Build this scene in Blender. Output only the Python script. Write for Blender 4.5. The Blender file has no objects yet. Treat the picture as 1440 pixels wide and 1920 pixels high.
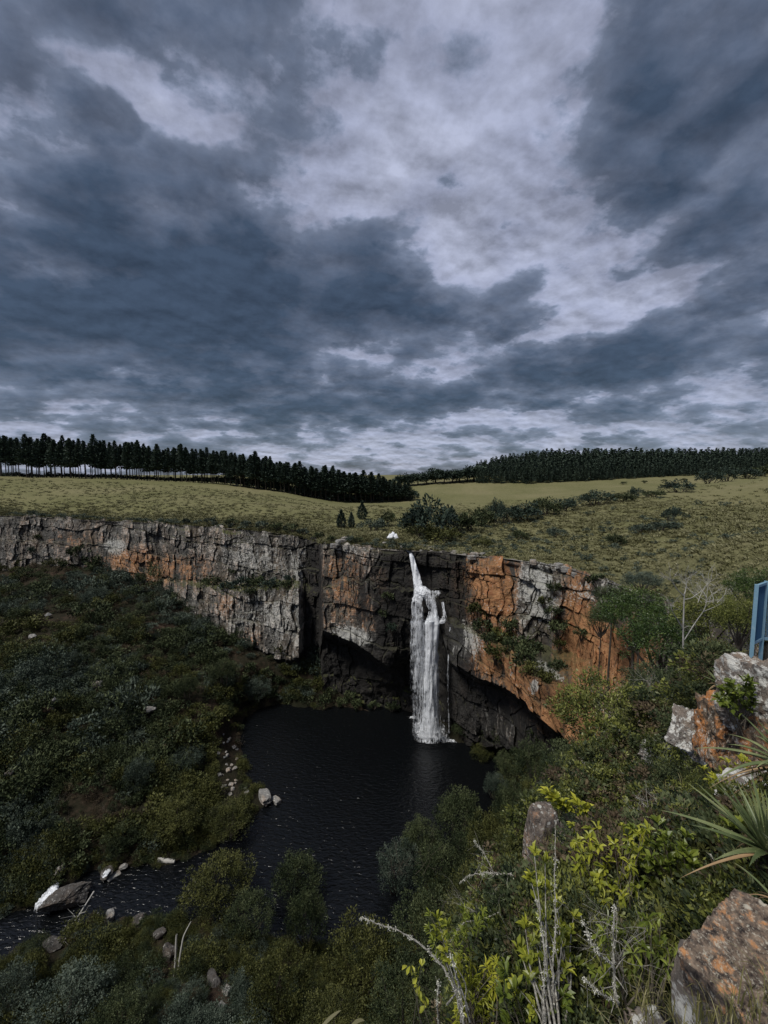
import bpy, math, random
import numpy as np
from mathutils import Vector, Matrix, Euler
R = math.radians
rng = np.random.default_rng(7)
random.seed(7)
sc = bpy.context.scene
COL = sc.collection
CZ = 67.0                      # eye height above the pool (m)
FPX = 800.0
PITCH = R(5.0)
c5, s5 = math.cos(PITCH), math.sin(PITCH)
def ray(px, py):
    u = (px-720)/FPX; v = (py-960)/FPX
    return np.array([u, c5 - v*s5, -s5 - v*c5])
def P(px, py, Y):
    r = ray(px, py); return r*(Y/r[1]) + np.array([0, 0, CZ])
def Pz(px, py, z):
    r = ray(px, py); return r*((z-CZ)/r[2]) + np.array([0, 0, CZ])
def tag(o, label=None, cat=None, group=None, kind=None):
    if label: o['label'] = label
    if cat: o['category'] = cat
    if group: o['group'] = group
    if kind: o['kind'] = kind
    return o
# ------------------------------------------------------------------ numpy noise
def _h(ix, iy, iz, seed=0):
    ix = ix.astype(np.int64); iy = iy.astype(np.int64); iz = iz.astype(np.int64)
    h = (ix*374761393 + iy*668265263 + iz*2147483647 + seed*974634777) & 0xffffffff
    h = ((h ^ (h >> 13))*1274126177) & 0xffffffff
    h = ((h ^ (h >> 15))*2246822519) & 0xffffffff
    h = h ^ (h >> 16)
    return (h & 0xffffff)/float(0xffffff)
def vnoise(x, y, z=0.0, seed=0):
    x, y, z = np.broadcast_arrays(np.asarray(x, float), np.asarray(y, float), np.asarray(z, float))
    ix, iy, iz = np.floor(x), np.floor(y), np.floor(z)
    fx, fy, fz = x-ix, y-iy, z-iz
    fx = fx*fx*(3-2*fx); fy = fy*fy*(3-2*fy); fz = fz*fz*(3-2*fz)
    r = 0
    for dx in (0, 1):
        for dy in (0, 1):
            for dz in (0, 1):
                w = (fx if dx else 1-fx)*(fy if dy else 1-fy)*(fz if dz else 1-fz)
                r = r + w*_h(ix+dx, iy+dy, iz+dz, seed)
    return r
def fbm(x, y, z=0.0, o=4, seed=0):
    a, s, t = .5, 0, 0
    for k in range(o):
        s = s + a*vnoise(np.asarray(x)*2**k, np.asarray(y)*2**k, np.asarray(z)*2**k, seed+k*17); t += a; a *= .5
    return s/t - .5
def sstep(a, b, x):
    t = np.clip((x-a)/(b-a), 0, 1); return t*t*(3-2*t)
# ------------------------------------------------------------------ mesh buffer
class MB:
    def __init__(s): s.v = []; s.q = []; s.t = []; s.n = 0; s.tint = []
    def add(s, v, quads=None, tris=None, tint=None):
        v = np.asarray(v, float).reshape(-1, 3)
        s.v.append(v)
        if quads is not None and len(quads): s.q.append(np.asarray(quads, int).reshape(-1, 4)+s.n)
        if tris is not None and len(tris): s.t.append(np.asarray(tris, int).reshape(-1, 3)+s.n)
        s.tint.append(np.full(len(v), .5) if tint is None else np.broadcast_to(np.asarray(tint, float), (len(v),)).copy())
        s.n += len(v)
    def arrays(s):
        return (np.concatenate(s.v), np.concatenate(s.q) if s.q else np.zeros((0, 4), int),
                np.concatenate(s.t) if s.t else np.zeros((0, 3), int), np.concatenate(s.tint))
    def mesh(s, name, mat=None, smooth=False, extra=None):
        v, q, t, ti = s.arrays()
        me = bpy.data.meshes.new(name)
        me.vertices.add(len(v)); me.vertices.foreach_set('co', v.astype(np.float32).ravel())
        nl = len(q)*4 + len(t)*3
        me.loops.add(nl); me.loops.foreach_set('vertex_index', np.concatenate([q.ravel(), t.ravel()]).astype(np.int32))
        me.polygons.add(len(q)+len(t))
        st = np.concatenate([np.arange(len(q))*4, len(q)*4+np.arange(len(t))*3]).astype(np.int32)
        me.polygons.foreach_set('loop_start', st)
        me.polygons.foreach_set('use_smooth', np.full(len(q)+len(t), smooth))
        me.update(calc_edges=True)
        a = me.attributes.new('tint', 'FLOAT', 'POINT'); a.data.foreach_set('value', ti.astype(np.float32))
        if extra:
            for k, arr in extra.items():
                a = me.attributes.new(k, 'FLOAT', 'POINT'); a.data.foreach_set('value', np.asarray(arr, np.float32))
        if mat: me.materials.append(mat)
        return me
    def build(s, name, mat=None, parent=None, smooth=False, extra=None, loc=(0, 0, 0)):
        o = bpy.data.objects.new(name, s.mesh(name, mat, smooth, extra)); COL.objects.link(o)
        o.location = loc
        if parent: o.parent = parent
        return o
def grid_quads(nu, nv):
    i, j = np.meshgrid(np.arange(nu-1), np.arange(nv-1), indexing='ij')
    a = i*nv + j
    return np.stack([a, a+nv, a+nv+1, a+1], -1).reshape(-1, 4)
def tube(mb, pts, rad, n=6, tint=.5, cap=True):
    pts = np.asarray(pts, float); m = len(pts)
    rad = np.broadcast_to(np.asarray(rad, float), (m,))
    d = np.gradient(pts, axis=0); d /= np.linalg.norm(d, axis=1)[:, None]+1e-9
    up = np.array([0, 0, 1.0]) if abs(d[0, 2]) < .9 else np.array([1.0, 0, 0])
    a = np.cross(d, up); a /= np.linalg.norm(a, axis=1)[:, None]+1e-9
    b = np.cross(d, a)
    th = np.linspace(0, 2*np.pi, n, endpoint=False)
    ring = pts[:, None, :] + rad[:, None, None]*(np.cos(th)[None, :, None]*a[:, None, :] + np.sin(th)[None, :, None]*b[:, None, :])
    v = ring.reshape(-1, 3)
    q = []
    i, j = np.meshgrid(np.arange(m-1), np.arange(n), indexing='ij')
    j2 = (j+1) % n
    q = np.stack([i*n+j, i*n+j2, (i+1)*n+j2, (i+1)*n+j], -1).reshape(-1, 4)
    mb.add(v, q, tint=tint)
def rand_unit(n, g=rng):
    v = g.normal(size=(n, 3)); return v/np.linalg.norm(v, axis=1)[:, None]
def leaves(mb, pos, direction, length, width, tint, g=rng, fold=0.0, normal=None):
    """diamond leaves: base at pos, growing along direction"""
    n = len(pos)
    d = direction/(np.linalg.norm(direction, axis=1)[:, None]+1e-9)
    r = rand_unit(n, g) if normal is None else normal
    s = np.cross(d, r); s /= np.linalg.norm(s, axis=1)[:, None]+1e-9
    nn = np.cross(s, d)
    L = np.broadcast_to(length, (n,))[:, None]; W = np.broadcast_to(width, (n,))[:, None]
    v = np.stack([pos, pos+d*L*.5+s*W*.5+nn*fold*W, pos+d*L, pos+d*L*.5-s*W*.5+nn*fold*W], 1).reshape(-1, 3)
    mb.add(v, np.arange(n*4).reshape(-1, 4), tint=np.repeat(np.broadcast_to(tint, (n,)), 4))
def obj(name, mesh, parent=None, loc=(0, 0, 0), rot=(0, 0, 0), scale=(1, 1, 1)):
    o = bpy.data.objects.new(name, mesh); COL.objects.link(o)
    o.location = loc; o.rotation_euler = rot; o.scale = scale if hasattr(scale, '__len__') else (scale,)*3
    if parent: o.parent = parent
    return o
def empty(name, loc=(0, 0, 0), rz=0.0, scale=1.0):
    o = bpy.data.objects.new(name, None); COL.objects.link(o)
    o.location = loc; o.rotation_euler = (0, 0, rz)
    o.scale = scale if hasattr(scale, '__len__') else (scale,)*3
    o.empty_display_size = .2
    return o
def copy_tree(o, parent=None):
    c = o.copy(); COL.objects.link(c)
    if parent: c.parent = parent
    for ch in list(o.children): copy_tree(ch, c)
    return c
# ------------------------------------------------------------------ materials
def newmat(name):
    m = bpy.data.materials.new(name); m.use_nodes = True
    nt = m.node_tree; b = nt.nodes['Principled BSDF']
    b.inputs['Roughness'].default_value = .8
    b.inputs['Specular IOR Level'].default_value = .25
    return m, nt, b
def N(nt, typ, **kw):
    n = nt.nodes.new(typ)
    for k, v in kw.items():
        if k.startswith('i_'): n.inputs[k[2:].replace('_', ' ')].default_value = v
        else: setattr(n, k, v)
    return n
def ramp(nt, stops, interp='LINEAR'):
    n = nt.nodes.new('ShaderNodeValToRGB'); cr = n.color_ramp; cr.interpolation = interp
    while len(cr.elements) < len(stops): cr.elements.new(.5)
    for e, (p, c) in zip(cr.elements, stops):
        e.position = p; e.color = (*c, 1) if len(c) == 3 else c
    return n
def mathn(nt, op, a, b=None, c=None, clamp=False):
    n = nt.nodes.new('ShaderNodeMath'); n.operation = op; n.use_clamp = clamp
    for i, x in enumerate((a, b, c)):
        if x is None: continue
        if isinstance(x, (int, float)): n.inputs[i].default_value = x
        else: nt.links.new(x, n.inputs[i])
    return n.outputs[0]
def mixc(nt, f, a, b, blend='MIX'):
    n = nt.nodes.new('ShaderNodeMix'); n.data_type = 'RGBA'; n.blend_type = blend
    for s, x in ((0, f), (6, a), (7, b)):
        if isinstance(x, (int, float)): n.inputs[s].default_value = x
        elif isinstance(x, tuple): n.inputs[s].default_value = (*x, 1) if len(x) == 3 else x
        else: nt.links.new(x, n.inputs[s])
    return n.outputs[2]
def noise(nt, vec, scale, detail=4, rough=.55, dist=0.0):
    n = N(nt, 'ShaderNodeTexNoise'); n.inputs['Scale'].default_value = scale
    n.inputs['Detail'].default_value = detail; n.inputs['Roughness'].default_value = rough
    n.inputs['Distortion'].default_value = dist
    if vec is not None: nt.links.new(vec, n.inputs['Vector'])
    return n.outputs['Fac']
def mapped(nt, vec, scale=(1, 1, 1), rot=(0, 0, 0), loc=(0, 0, 0)):
    n = N(nt, 'ShaderNodeMapping'); n.inputs['Scale'].default_value = scale
    n.inputs['Rotation'].default_value = rot; n.inputs['Location'].default_value = loc
    nt.links.new(vec, n.inputs['Vector']); return n.outputs[0]
def attr(nt, name):
    n = N(nt, 'ShaderNodeAttribute'); n.attribute_name = name; return n.outputs['Fac']
def objcoord(nt):
    return N(nt, 'ShaderNodeTexCoord').outputs['Object']
def foliage_mat(name, dark, mid, light, nscale=.6, rough=.65, trans=0.0, spec=.2):
    m, nt, b = newmat(name)
    t = attr(nt, 'tint')
    geo = N(nt, 'ShaderNodeNewGeometry').outputs['Position']
    n1 = noise(nt, geo, nscale, 3)
    oi = N(nt, 'ShaderNodeObjectInfo').outputs['Random']
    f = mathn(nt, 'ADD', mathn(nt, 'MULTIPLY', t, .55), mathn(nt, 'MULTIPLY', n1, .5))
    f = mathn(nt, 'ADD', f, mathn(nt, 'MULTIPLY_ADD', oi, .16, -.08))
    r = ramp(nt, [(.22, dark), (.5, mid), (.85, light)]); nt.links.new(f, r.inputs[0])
    nt.links.new(r.outputs[0], b.inputs['Base Color'])
    b.inputs['Roughness'].default_value = rough; b.inputs['Specular IOR Level'].default_value = spec
    if trans > 0:
        tr = N(nt, 'ShaderNodeBsdfTranslucent'); nt.links.new(r.outputs[0], tr.inputs[0])
        mx = N(nt, 'ShaderNodeMixShader'); mx.inputs[0].default_value = trans
        nt.links.new(b.outputs[0], mx.inputs[1]); nt.links.new(tr.outputs[0], mx.inputs[2])
        nt.links.new(mx.outputs[0], nt.nodes['Material Output'].inputs[0])
    return m
def set_bump(nt, b, h, strength=.5, dist=.1):
    bp = N(nt, 'ShaderNodeBump'); bp.inputs['Strength'].default_value = strength
    bp.inputs['Distance'].default_value = dist; nt.links.new(h, bp.inputs['Height'])
    nt.links.new(bp.outputs[0], b.inputs['Normal'])
# ================================================================== camera, light, sky
cam = bpy.data.cameras.new('camera'); cam.sensor_fit = 'VERTICAL'; cam.sensor_height = 24
cam.lens = FPX/1920*24; cam.clip_start = .05; cam.clip_end = 20000
co = bpy.data.objects.new('camera', cam); COL.objects.link(co); co.location = (0, 0, CZ)
co.rotation_euler = (R(85), 0, 0); sc.camera = co
sc.view_settings.view_transform = 'Standard'; sc.view_settings.look = 'None'
EXPO = 1.2
sc.view_settings.exposure = EXPO; sc.view_settings.gamma = 1
sc.cycles.max_bounces = 6; sc.cycles.transparent_max_bounces = 12
SUN_EL, SUN_AZ = 58.0, -125.0      # azimuth clockwise from +Y (north): high, behind-left of the viewer
su = bpy.data.lights.new('sun', 'SUN'); su.energy = 1.5; su.angle = R(14); su.color = (1, .955, .89)
so = bpy.data.objects.new('sun', su); COL.objects.link(so)
a, e = R(SUN_AZ), R(SUN_EL)
sd = Vector((math.sin(a)*math.cos(e), math.cos(a)*math.cos(e), math.sin(e)))
so.rotation_euler = sd.to_track_quat('Z', 'Y').to_euler(); so.location = sd*300
w = bpy.data.worlds.new('World'); sc.world = w; w.use_nodes = True
nt = w.node_tree; L = nt.links
bg = nt.nodes['Background']; STR = .1; bg.inputs[1].default_value = STR
sky = N(nt, 'ShaderNodeTexSky'); sky.sky_type = 'NISHITA'; sky.sun_disc = False
sky.sun_elevation = e; sky.sun_rotation = a; sky.altitude = 1200
g = N(nt, 'ShaderNodeTexCoord').outputs['Generated']
sp = N(nt, 'ShaderNodeSeparateXYZ'); L.new(g, sp.inputs[0])
X, Yv, Z = sp.outputs
zz = mathn(nt, 'ADD', mathn(nt, 'MAXIMUM', Z, 0.0), .26)
cv = N(nt, 'ShaderNodeCombineXYZ')
L.new(mathn(nt, 'DIVIDE', X, zz), cv.inputs[0]); L.new(mathn(nt, 'DIVIDE', Yv, zz), cv.inputs[1])
pl = cv.outputs[0]                                     # coordinates on the cloud deck: flattened towards the horizon
ya = mathn(nt, 'MAXIMUM', mathn(nt, 'ABSOLUTE', Yv), .08)
gu = mathn(nt, 'DIVIDE', X, ya); gv = mathn(nt, 'DIVIDE', Z, ya)
cg = N(nt, 'ShaderNodeCombineXYZ'); L.new(gu, cg.inputs[0]); L.new(gv, cg.inputs[1])
# warp the layout with cloud noise so that the masses get ragged edges
def cnoise(vec, scale, det, rough, dist=0.0):
    n = N(nt, 'ShaderNodeTexNoise'); n.inputs['Scale'].default_value = scale; n.inputs['Detail'].default_value = det
    n.inputs['Roughness'].default_value = rough; n.inputs['Distortion'].default_value = dist
    L.new(vec, n.inputs['Vector']); return n
def vmath(op, a, b):
    n = N(nt, 'ShaderNodeVectorMath'); n.operation = op
    for i, x in enumerate((a, b)):
        if isinstance(x, tuple): n.inputs[i].default_value = x
        elif isinstance(x, (int, float)): n.inputs[3].default_value = x
        else: L.new(x, n.inputs[i])
    return n.outputs[0]
plm = mapped(nt, pl, scale=(.92, 1.0, 1), rot=(0, 0, R(-20)), loc=(5.5, 2.1, 5.4))
w1 = cnoise(plm, 2.4, 5, .6).outputs['Color']
wv = vmath('SUBTRACT', w1, (.5, .5, .5))
gw = vmath('ADD', cg.outputs[0], vmath('SCALE', wv, .30))
plw = vmath('ADD', plm, vmath('SCALE', wv, .05))
nA = cnoise(plw, 3.0, 12, .57).outputs['Fac']
nB = cnoise(plw, 9, 6, .6, .2).outputs['Fac']
off = vmath('ADD', plw, (-.01, -.035, 0))
nA2 = cnoise(off, 3.0, 12, .57).outputs['Fac']
# big dark masses (+) and bright gaps (-) : px, py, half-width, half-height, tilt, weight
BL = [(320, 540, 430, 210, 0, .80), (120, 400, 330, 200, -10, .12), (60, 150, 230, 110, 15, .16), (200, 30, 260, 130, 10, .22), (230, 270, 110, 40, 10, .2), (150, 300, 200, 40, 5, -.12), (430, 60, 120, 90, 20, -.12),
      (1330, 230, 330, 130, 32, .42), (1180, 640, 300, 90, 14, .34), (720, 745, 420, 42, 2, .34), (1230, 690, 230, 30, 12, .26),
      (850, 125, 110, 80, 0, .75), (550, 180, 120, 90, -25, .45), (980, 480, 220, 80, 28, .32), (1090, 200, 130, 70, 30, .30),
      (800, 390, 60, 45, 20, .62), (790, 560, 230, 70, 20, .22), (705, 440, 75, 60, 0, .5),(930, 620, 120, 30, 12, .2),
      (860, 340, 220, 290, 0, -.62), (860, 470, 80, 80, 0, -.3), (80, 60, 240, 50, -20, -.25), (1240, 400, 210, 26, 32, -.34), (1150, 560, 170, 24, 22, -.34), (1040, 180, 60, 160, -20, -.2), (490, 110, 70, 60, 0, -.3), (1380, 130, 200, 22, 35, -.2), (930, 70, 260, 110, -5, -.20), (1080, 330, 90, 150, -15, -.34), (520, 100, 90, 90, 0, -.26),
      (640, 330, 140, 120, 0, -.16), (80, 770, 330, 45, 0, -.16), (640, 850, 420, 40, 0, -.22), (300, 800, 300, 30, 0, -.22),
      (1330, 480, 220, 40, 28, -.20), (560, 690, 200, 35, 8, -.22), (1200, 800, 300, 40, 0, -.12), (1000, 870, 500, 26, 0, -.10), (720, 885, 1200, 30, 0, .12), (60, 480, 160, 30, -8, -.22), (380, 200, 120, 30, -30, -.25), (250, 110, 120, 25, -25, -.28), (520, 260, 90, 50, -30, -.2), (300, 735, 300, 22, 3, -.3), (900, 790, 260, 18, 0, -.25)]
acc = None
for (bx, by, rx, ry, tilt, wt) in BL:
    r = ray(bx, by); cu, cvv = r[0]/r[1], r[2]/r[1]
    m = N(nt, 'ShaderNodeMapping'); m.vector_type = 'TEXTURE'
    m.inputs['Location'].default_value = (cu, cvv, 0); m.inputs['Rotation'].default_value = (0, 0, R(tilt))
    k = 1.0+ .55*max(0, cvv)
    m.inputs['Scale'].default_value = (rx/FPX*k*1.25, ry/FPX*k*1.25, 1e3)
    L.new(gw, m.inputs['Vector'])
    gr = N(nt, 'ShaderNodeTexGradient'); gr.gradient_type = 'SPHERICAL'; L.new(m.outputs[0], gr.inputs[0])
    s = mathn(nt, 'SMOOTH_MIN', gr.outputs['Fac'], .85, .3)
    acc = mathn(nt, 'MULTIPLY', s, wt) if acc is None else mathn(nt, 'MULTIPLY_ADD', s, wt, acc)
den = mathn(nt, 'ADD', .50, acc)
den = mathn(nt, 'MULTIPLY_ADD', mathn(nt, 'SUBTRACT', nA, .5), 2.2, den)
den = mathn(nt, 'MULTIPLY_ADD', mathn(nt, 'SUBTRACT', nB, .5), .40, den)
# ragged puffs with firm edges drifting below the main deck
nP = cnoise(vmath('ADD', plw, (4.7, 8.1, 2.0)), 4.6, 9, .55).outputs['Fac']
pf = mathn(nt, 'MULTIPLY', mathn(nt, 'SUBTRACT', nP, .535), 11, clamp=True)
den = mathn(nt, 'MULTIPLY_ADD', pf, .17, den)
nQ = cnoise(vmath('ADD', plw, (1.1, 2.9, 6.0)), 5.2, 9, .55).outputs['Fac']
den = mathn(nt, 'MULTIPLY_ADD', mathn(nt, 'MULTIPLY', mathn(nt, 'SUBTRACT', nQ, .56), 9, clamp=True), -.12, den)
lit = mathn(nt, 'SUBTRACT', nA2, nA)
K = 1/(STR*2**EXPO)
rp = ramp(nt, [(0.0, (.41, .44, .57)), (.36, (.345, .375, .505)), (.435, (.245, .28, .385)), (.51, (.155, .185, .258)), (.72, (.092, .116, .170)), (1, (.040, .060, .096))])
L.new(den, rp.inputs[0])
lc = mathn(nt, 'MULTIPLY_ADD', lit, -4.2, 1.0)
lc = mathn(nt, 'MINIMUM', mathn(nt, 'MAXIMUM', lc, .6), 1.3)
vm = N(nt, 'ShaderNodeVectorMath'); vm.operation = 'SCALE'; L.new(rp.outputs[0], vm.inputs[0]); L.new(mathn(nt, 'MULTIPLY', lc, K), vm.inputs[3])
# a thin blue veil of clear air towards the horizon, from the Nishita sky
skyc = N(nt, 'ShaderNodeVectorMath'); skyc.operation = 'SCALE'; L.new(sky.outputs[0], skyc.inputs[0]); skyc.inputs[3].default_value = .45
col = mixc(nt, .10, vm.outputs[0], skyc.outputs[0])
L.new(col, bg.inputs[0])
# ================================================================== materials of the ground and rock
def rock_nodes(nt, b, scale=1.0, grey=(.115, .11, .10), lich=(.43, .43, .40), dark=(.016, .015, .014), orange=(.355, .18, .080), wallattr=True, bump=.5, bdist=.25, lb=.12):
    geo = N(nt, 'ShaderNodeNewGeometry'); pos = geo.outputs['Position']
    p = mapped(nt, pos, scale=(scale,)*3)
    n1 = noise(nt, p, .35, 6, .6)
    streak = noise(nt, mapped(nt, p, scale=(1.3, 1.3, .22)), .8, 7, .72, .4)
    fine = noise(nt, p, 2.6, 8, .68)
    pat = noise(nt, p, .9, 5, .6, .5)
    c = mixc(nt, n1, tuple(x*.55 for x in grey), tuple(x*1.35 for x in grey))
    tn = mathn(nt, 'MULTIPLY', mathn(nt, 'SUBTRACT', noise(nt, mapped(nt, p, scale=(1, 1, .5), loc=(9, 3, 5)), .22, 5, .65), .46), 5, clamp=True)
    c = mixc(nt, mathn(nt, 'MULTIPLY', tn, .55), c, (grey[0]*1.45, grey[1]*1.05, grey[2]*.72))
    if wallattr:
        bk = attr(nt, 'blk'); c = mixc(nt, 1.0, c, mathn(nt, 'MULTIPLY_ADD', bk, 1.5, .25), 'MULTIPLY')
        fo = mathn(nt, 'MULTIPLY_ADD', mathn(nt, 'SUBTRACT', bk, .5), 1.5, mathn(nt, 'MULTIPLY_ADD', mathn(nt, 'SUBTRACT', fine, .5), .9, attr(nt, 'orange')))
        fo = mathn(nt, 'MULTIPLY_ADD', mathn(nt, 'SUBTRACT', pat, .5), 2.3, fo)
        fo = mathn(nt, 'MULTIPLY', mathn(nt, 'SUBTRACT', fo, .34), 1.7, clamp=True)
        oc = mixc(nt, fine, tuple(x*.42 for x in orange), tuple(min(1, x*1.25) for x in orange))
        oc = mixc(nt, mathn(nt, 'MULTIPLY', mathn(nt, 'SUBTRACT', noise(nt, mapped(nt, p, scale=(.6, .6, 1.6)), .8, 4), .5), 5, clamp=True), oc, (orange[0]*.75, orange[1]*.62, orange[2]*.6))
        oc = mixc(nt, 1.0, oc, mathn(nt, 'MULTIPLY_ADD', bk, 1.3, .35), 'MULTIPLY')
        c = mixc(nt, mathn(nt, 'MULTIPLY', fo, .95), c, oc)
    # pale lichen
    fl = mathn(nt, 'MULTIPLY_ADD', mathn(nt, 'SUBTRACT', fine, .5), 1.6, mathn(nt, 'MULTIPLY', mathn(nt, 'SUBTRACT', pat, .5), 1.2))
    if wallattr: fl = mathn(nt, 'ADD', fl, mathn(nt, 'MULTIPLY_ADD', bk, .5, mathn(nt, 'MULTIPLY_ADD', attr(nt, 'pale'), .42, -.25)))
    if wallattr: fl = mathn(nt, 'SUBTRACT', fl, mathn(nt, 'MULTIPLY', attr(nt, 'orange'), .14))
    fl = mathn(nt, 'MULTIPLY', mathn(nt, 'SUBTRACT', fl, lb), 7, clamp=True)
    c = mixc(nt, mathn(nt, 'MULTIPLY', fl, .85), c, lich)
    # black seep streaks; on the cliff also undercut shade painted in
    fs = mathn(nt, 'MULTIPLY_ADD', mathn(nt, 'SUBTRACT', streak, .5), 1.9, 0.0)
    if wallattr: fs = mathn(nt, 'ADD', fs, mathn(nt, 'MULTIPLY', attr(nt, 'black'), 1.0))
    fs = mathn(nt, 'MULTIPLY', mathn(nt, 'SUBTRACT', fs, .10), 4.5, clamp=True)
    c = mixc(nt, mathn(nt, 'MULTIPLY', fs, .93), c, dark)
    if wallattr:
        # moss and grass on flat tops
        nz = N(nt, 'ShaderNodeSeparateXYZ'); nt.links.new(geo.outputs['True Normal'], nz.inputs[0])
        fm = mathn(nt, 'MULTIPLY', mathn(nt, 'SUBTRACT', mathn(nt, 'ADD', nz.outputs[2], mathn(nt, 'MULTIPLY', n1, .5)), .78), 4, clamp=True)
        c = mixc(nt, mathn(nt, 'MULTIPLY', fm, mathn(nt, 'MULTIPLY_ADD', attr(nt, 'moss'), 1.0, .12, clamp=True)), c, (.06, .065, .022))
        c = mixc(nt, attr(nt, 'crack'), c, (.02, .018, .016))
    nt.links.new(c, b.inputs['Base Color'])
    b.inputs['Roughness'].default_value = .85
    h = mathn(nt, 'MULTIPLY_ADD', fine, .6, noise(nt, mapped(nt, p, scale=(1, 1, 2.2)), 1.1, 8, .7))
    set_bump(nt, b, h, bump, bdist)
    return c
M = {}
m, nt, b = newmat('cliff_rock'); rock_nodes(nt, b, 1.0, bump=.7, bdist=.6); M['cliff'] = m
# grassland of the plateau
m, nt, b = newmat('grassland')
pos = N(nt, 'ShaderNodeNewGeometry').outputs['Position']
n1 = noise(nt, pos, .018, 5, .6); n2 = noise(nt, mapped(nt, pos, scale=(1, 1.8, 1)), .35, 5, .65); n3 = noise(nt, pos, 3.5, 4, .7)
c = ramp(nt, [(.28, (.078, .088, .034)), (.45, (.116, .120, .055)), (.62, (.168, .158, .085)), (.75, (.130, .118, .062))])
nt.links.new(mathn(nt, 'ADD', mathn(nt, 'MULTIPLY', n1, .7), mathn(nt, 'MULTIPLY', n2, .3)), c.inputs[0])
cc = mixc(nt, mathn(nt, 'MULTIPLY', mathn(nt, 'SUBTRACT', n3, .45), 3.5, clamp=True), c.outputs[0], (.23, .2, .10))
cc = mixc(nt, mathn(nt, 'MULTIPLY', mathn(nt, 'SUBTRACT', n2, .62), 5, clamp=True), cc, (.085, .09, .038))
# scrub and rock show near the edge
sc_ = mathn(nt, 'MULTIPLY', mathn(nt, 'SUBTRACT', mathn(nt, 'ADD', attr(nt, 'scrub'), mathn(nt, 'SUBTRACT', n2, .5)), .35), 4, clamp=True)
cc = mixc(nt, mathn(nt, 'MULTIPLY', sc_, .6), cc, (.085, .088, .042))
rk = mathn(nt, 'MULTIPLY', mathn(nt, 'SUBTRACT', mathn(nt, 'ADD', attr(nt, 'rock'), mathn(nt, 'MULTIPLY', mathn(nt, 'SUBTRACT', n2, .5), 1.2)), .5), 6, clamp=True)
rc = mixc(nt, noise(nt, pos, .8, 6, .7), (.06, .055, .05), (.32, .30, .27))
cc = mixc(nt, rk, cc, rc)
nt.links.new(cc, b.inputs['Base Color']); b.inputs['Roughness'].default_value = .95; b.inputs['Specular IOR Level'].default_value = .05
set_bump(nt, b, mathn(nt, 'ADD', n2, mathn(nt, 'MULTIPLY', n3, .3)), .8, .6); M['grassland'] = m
# gorge floor: litter, reddish dry scrub, dark earth, rocks
m, nt, b = newmat('gorge_ground')
pos = N(nt, 'ShaderNodeNewGeometry').outputs['Position']
n1 = noise(nt, pos, .06, 5, .6); n2 = noise(nt, pos, .9, 6, .7)
c = ramp(nt, [(.3, (.008, .010, .005)), (.5, (.020, .018, .011)), (.62, (.055, .036, .026)), (.8, (.08, .07, .055))])
nt.links.new(mathn(nt, 'ADD', mathn(nt, 'MULTIPLY', n1, .6), mathn(nt, 'MULTIPLY', n2, .4)), c.inputs[0])
nt.links.new(c.outputs[0], b.inputs['Base Color']); b.inputs['Roughness'].default_value = .95; b.inputs['Specular IOR Level'].default_value = .1
set_bump(nt, b, n2, .9, .5); M['gorge'] = m

# ================================================================== interpolators
def tps_fit(q, z, lam=1e-3):
    q = np.asarray(q, float); n = len(q)
    d = np.linalg.norm(q[:, None]-q[None], axis=2)
    Kk = np.where(d > 0, d*d*np.log(d+1e-12), 0) + lam*np.eye(n)
    Pm = np.hstack([np.ones((n, 1)), q])
    A = np.block([[Kk, Pm], [Pm.T, np.zeros((3, 3))]])
    s = np.linalg.solve(A, np.concatenate([z, np.zeros(3)]))
    return q, s[:n], s[n:]
def tps_eval(f, x):
    q, w_, a_ = f; x = np.asarray(x, float); out = np.empty(len(x))
    for i in range(0, len(x), 20000):
        xx = x[i:i+20000]; d = np.sqrt(((xx[:, None]-q[None])**2).sum(2))
        out[i:i+20000] = (d*d*np.log(d+1e-12)) @ w_ + a_[0] + xx @ a_[1:]
    return out
def polar(x, y):
    return np.stack([np.arctan2(x, y)*1.6, np.log(np.hypot(x, y)+1e-9)], -1)

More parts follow.
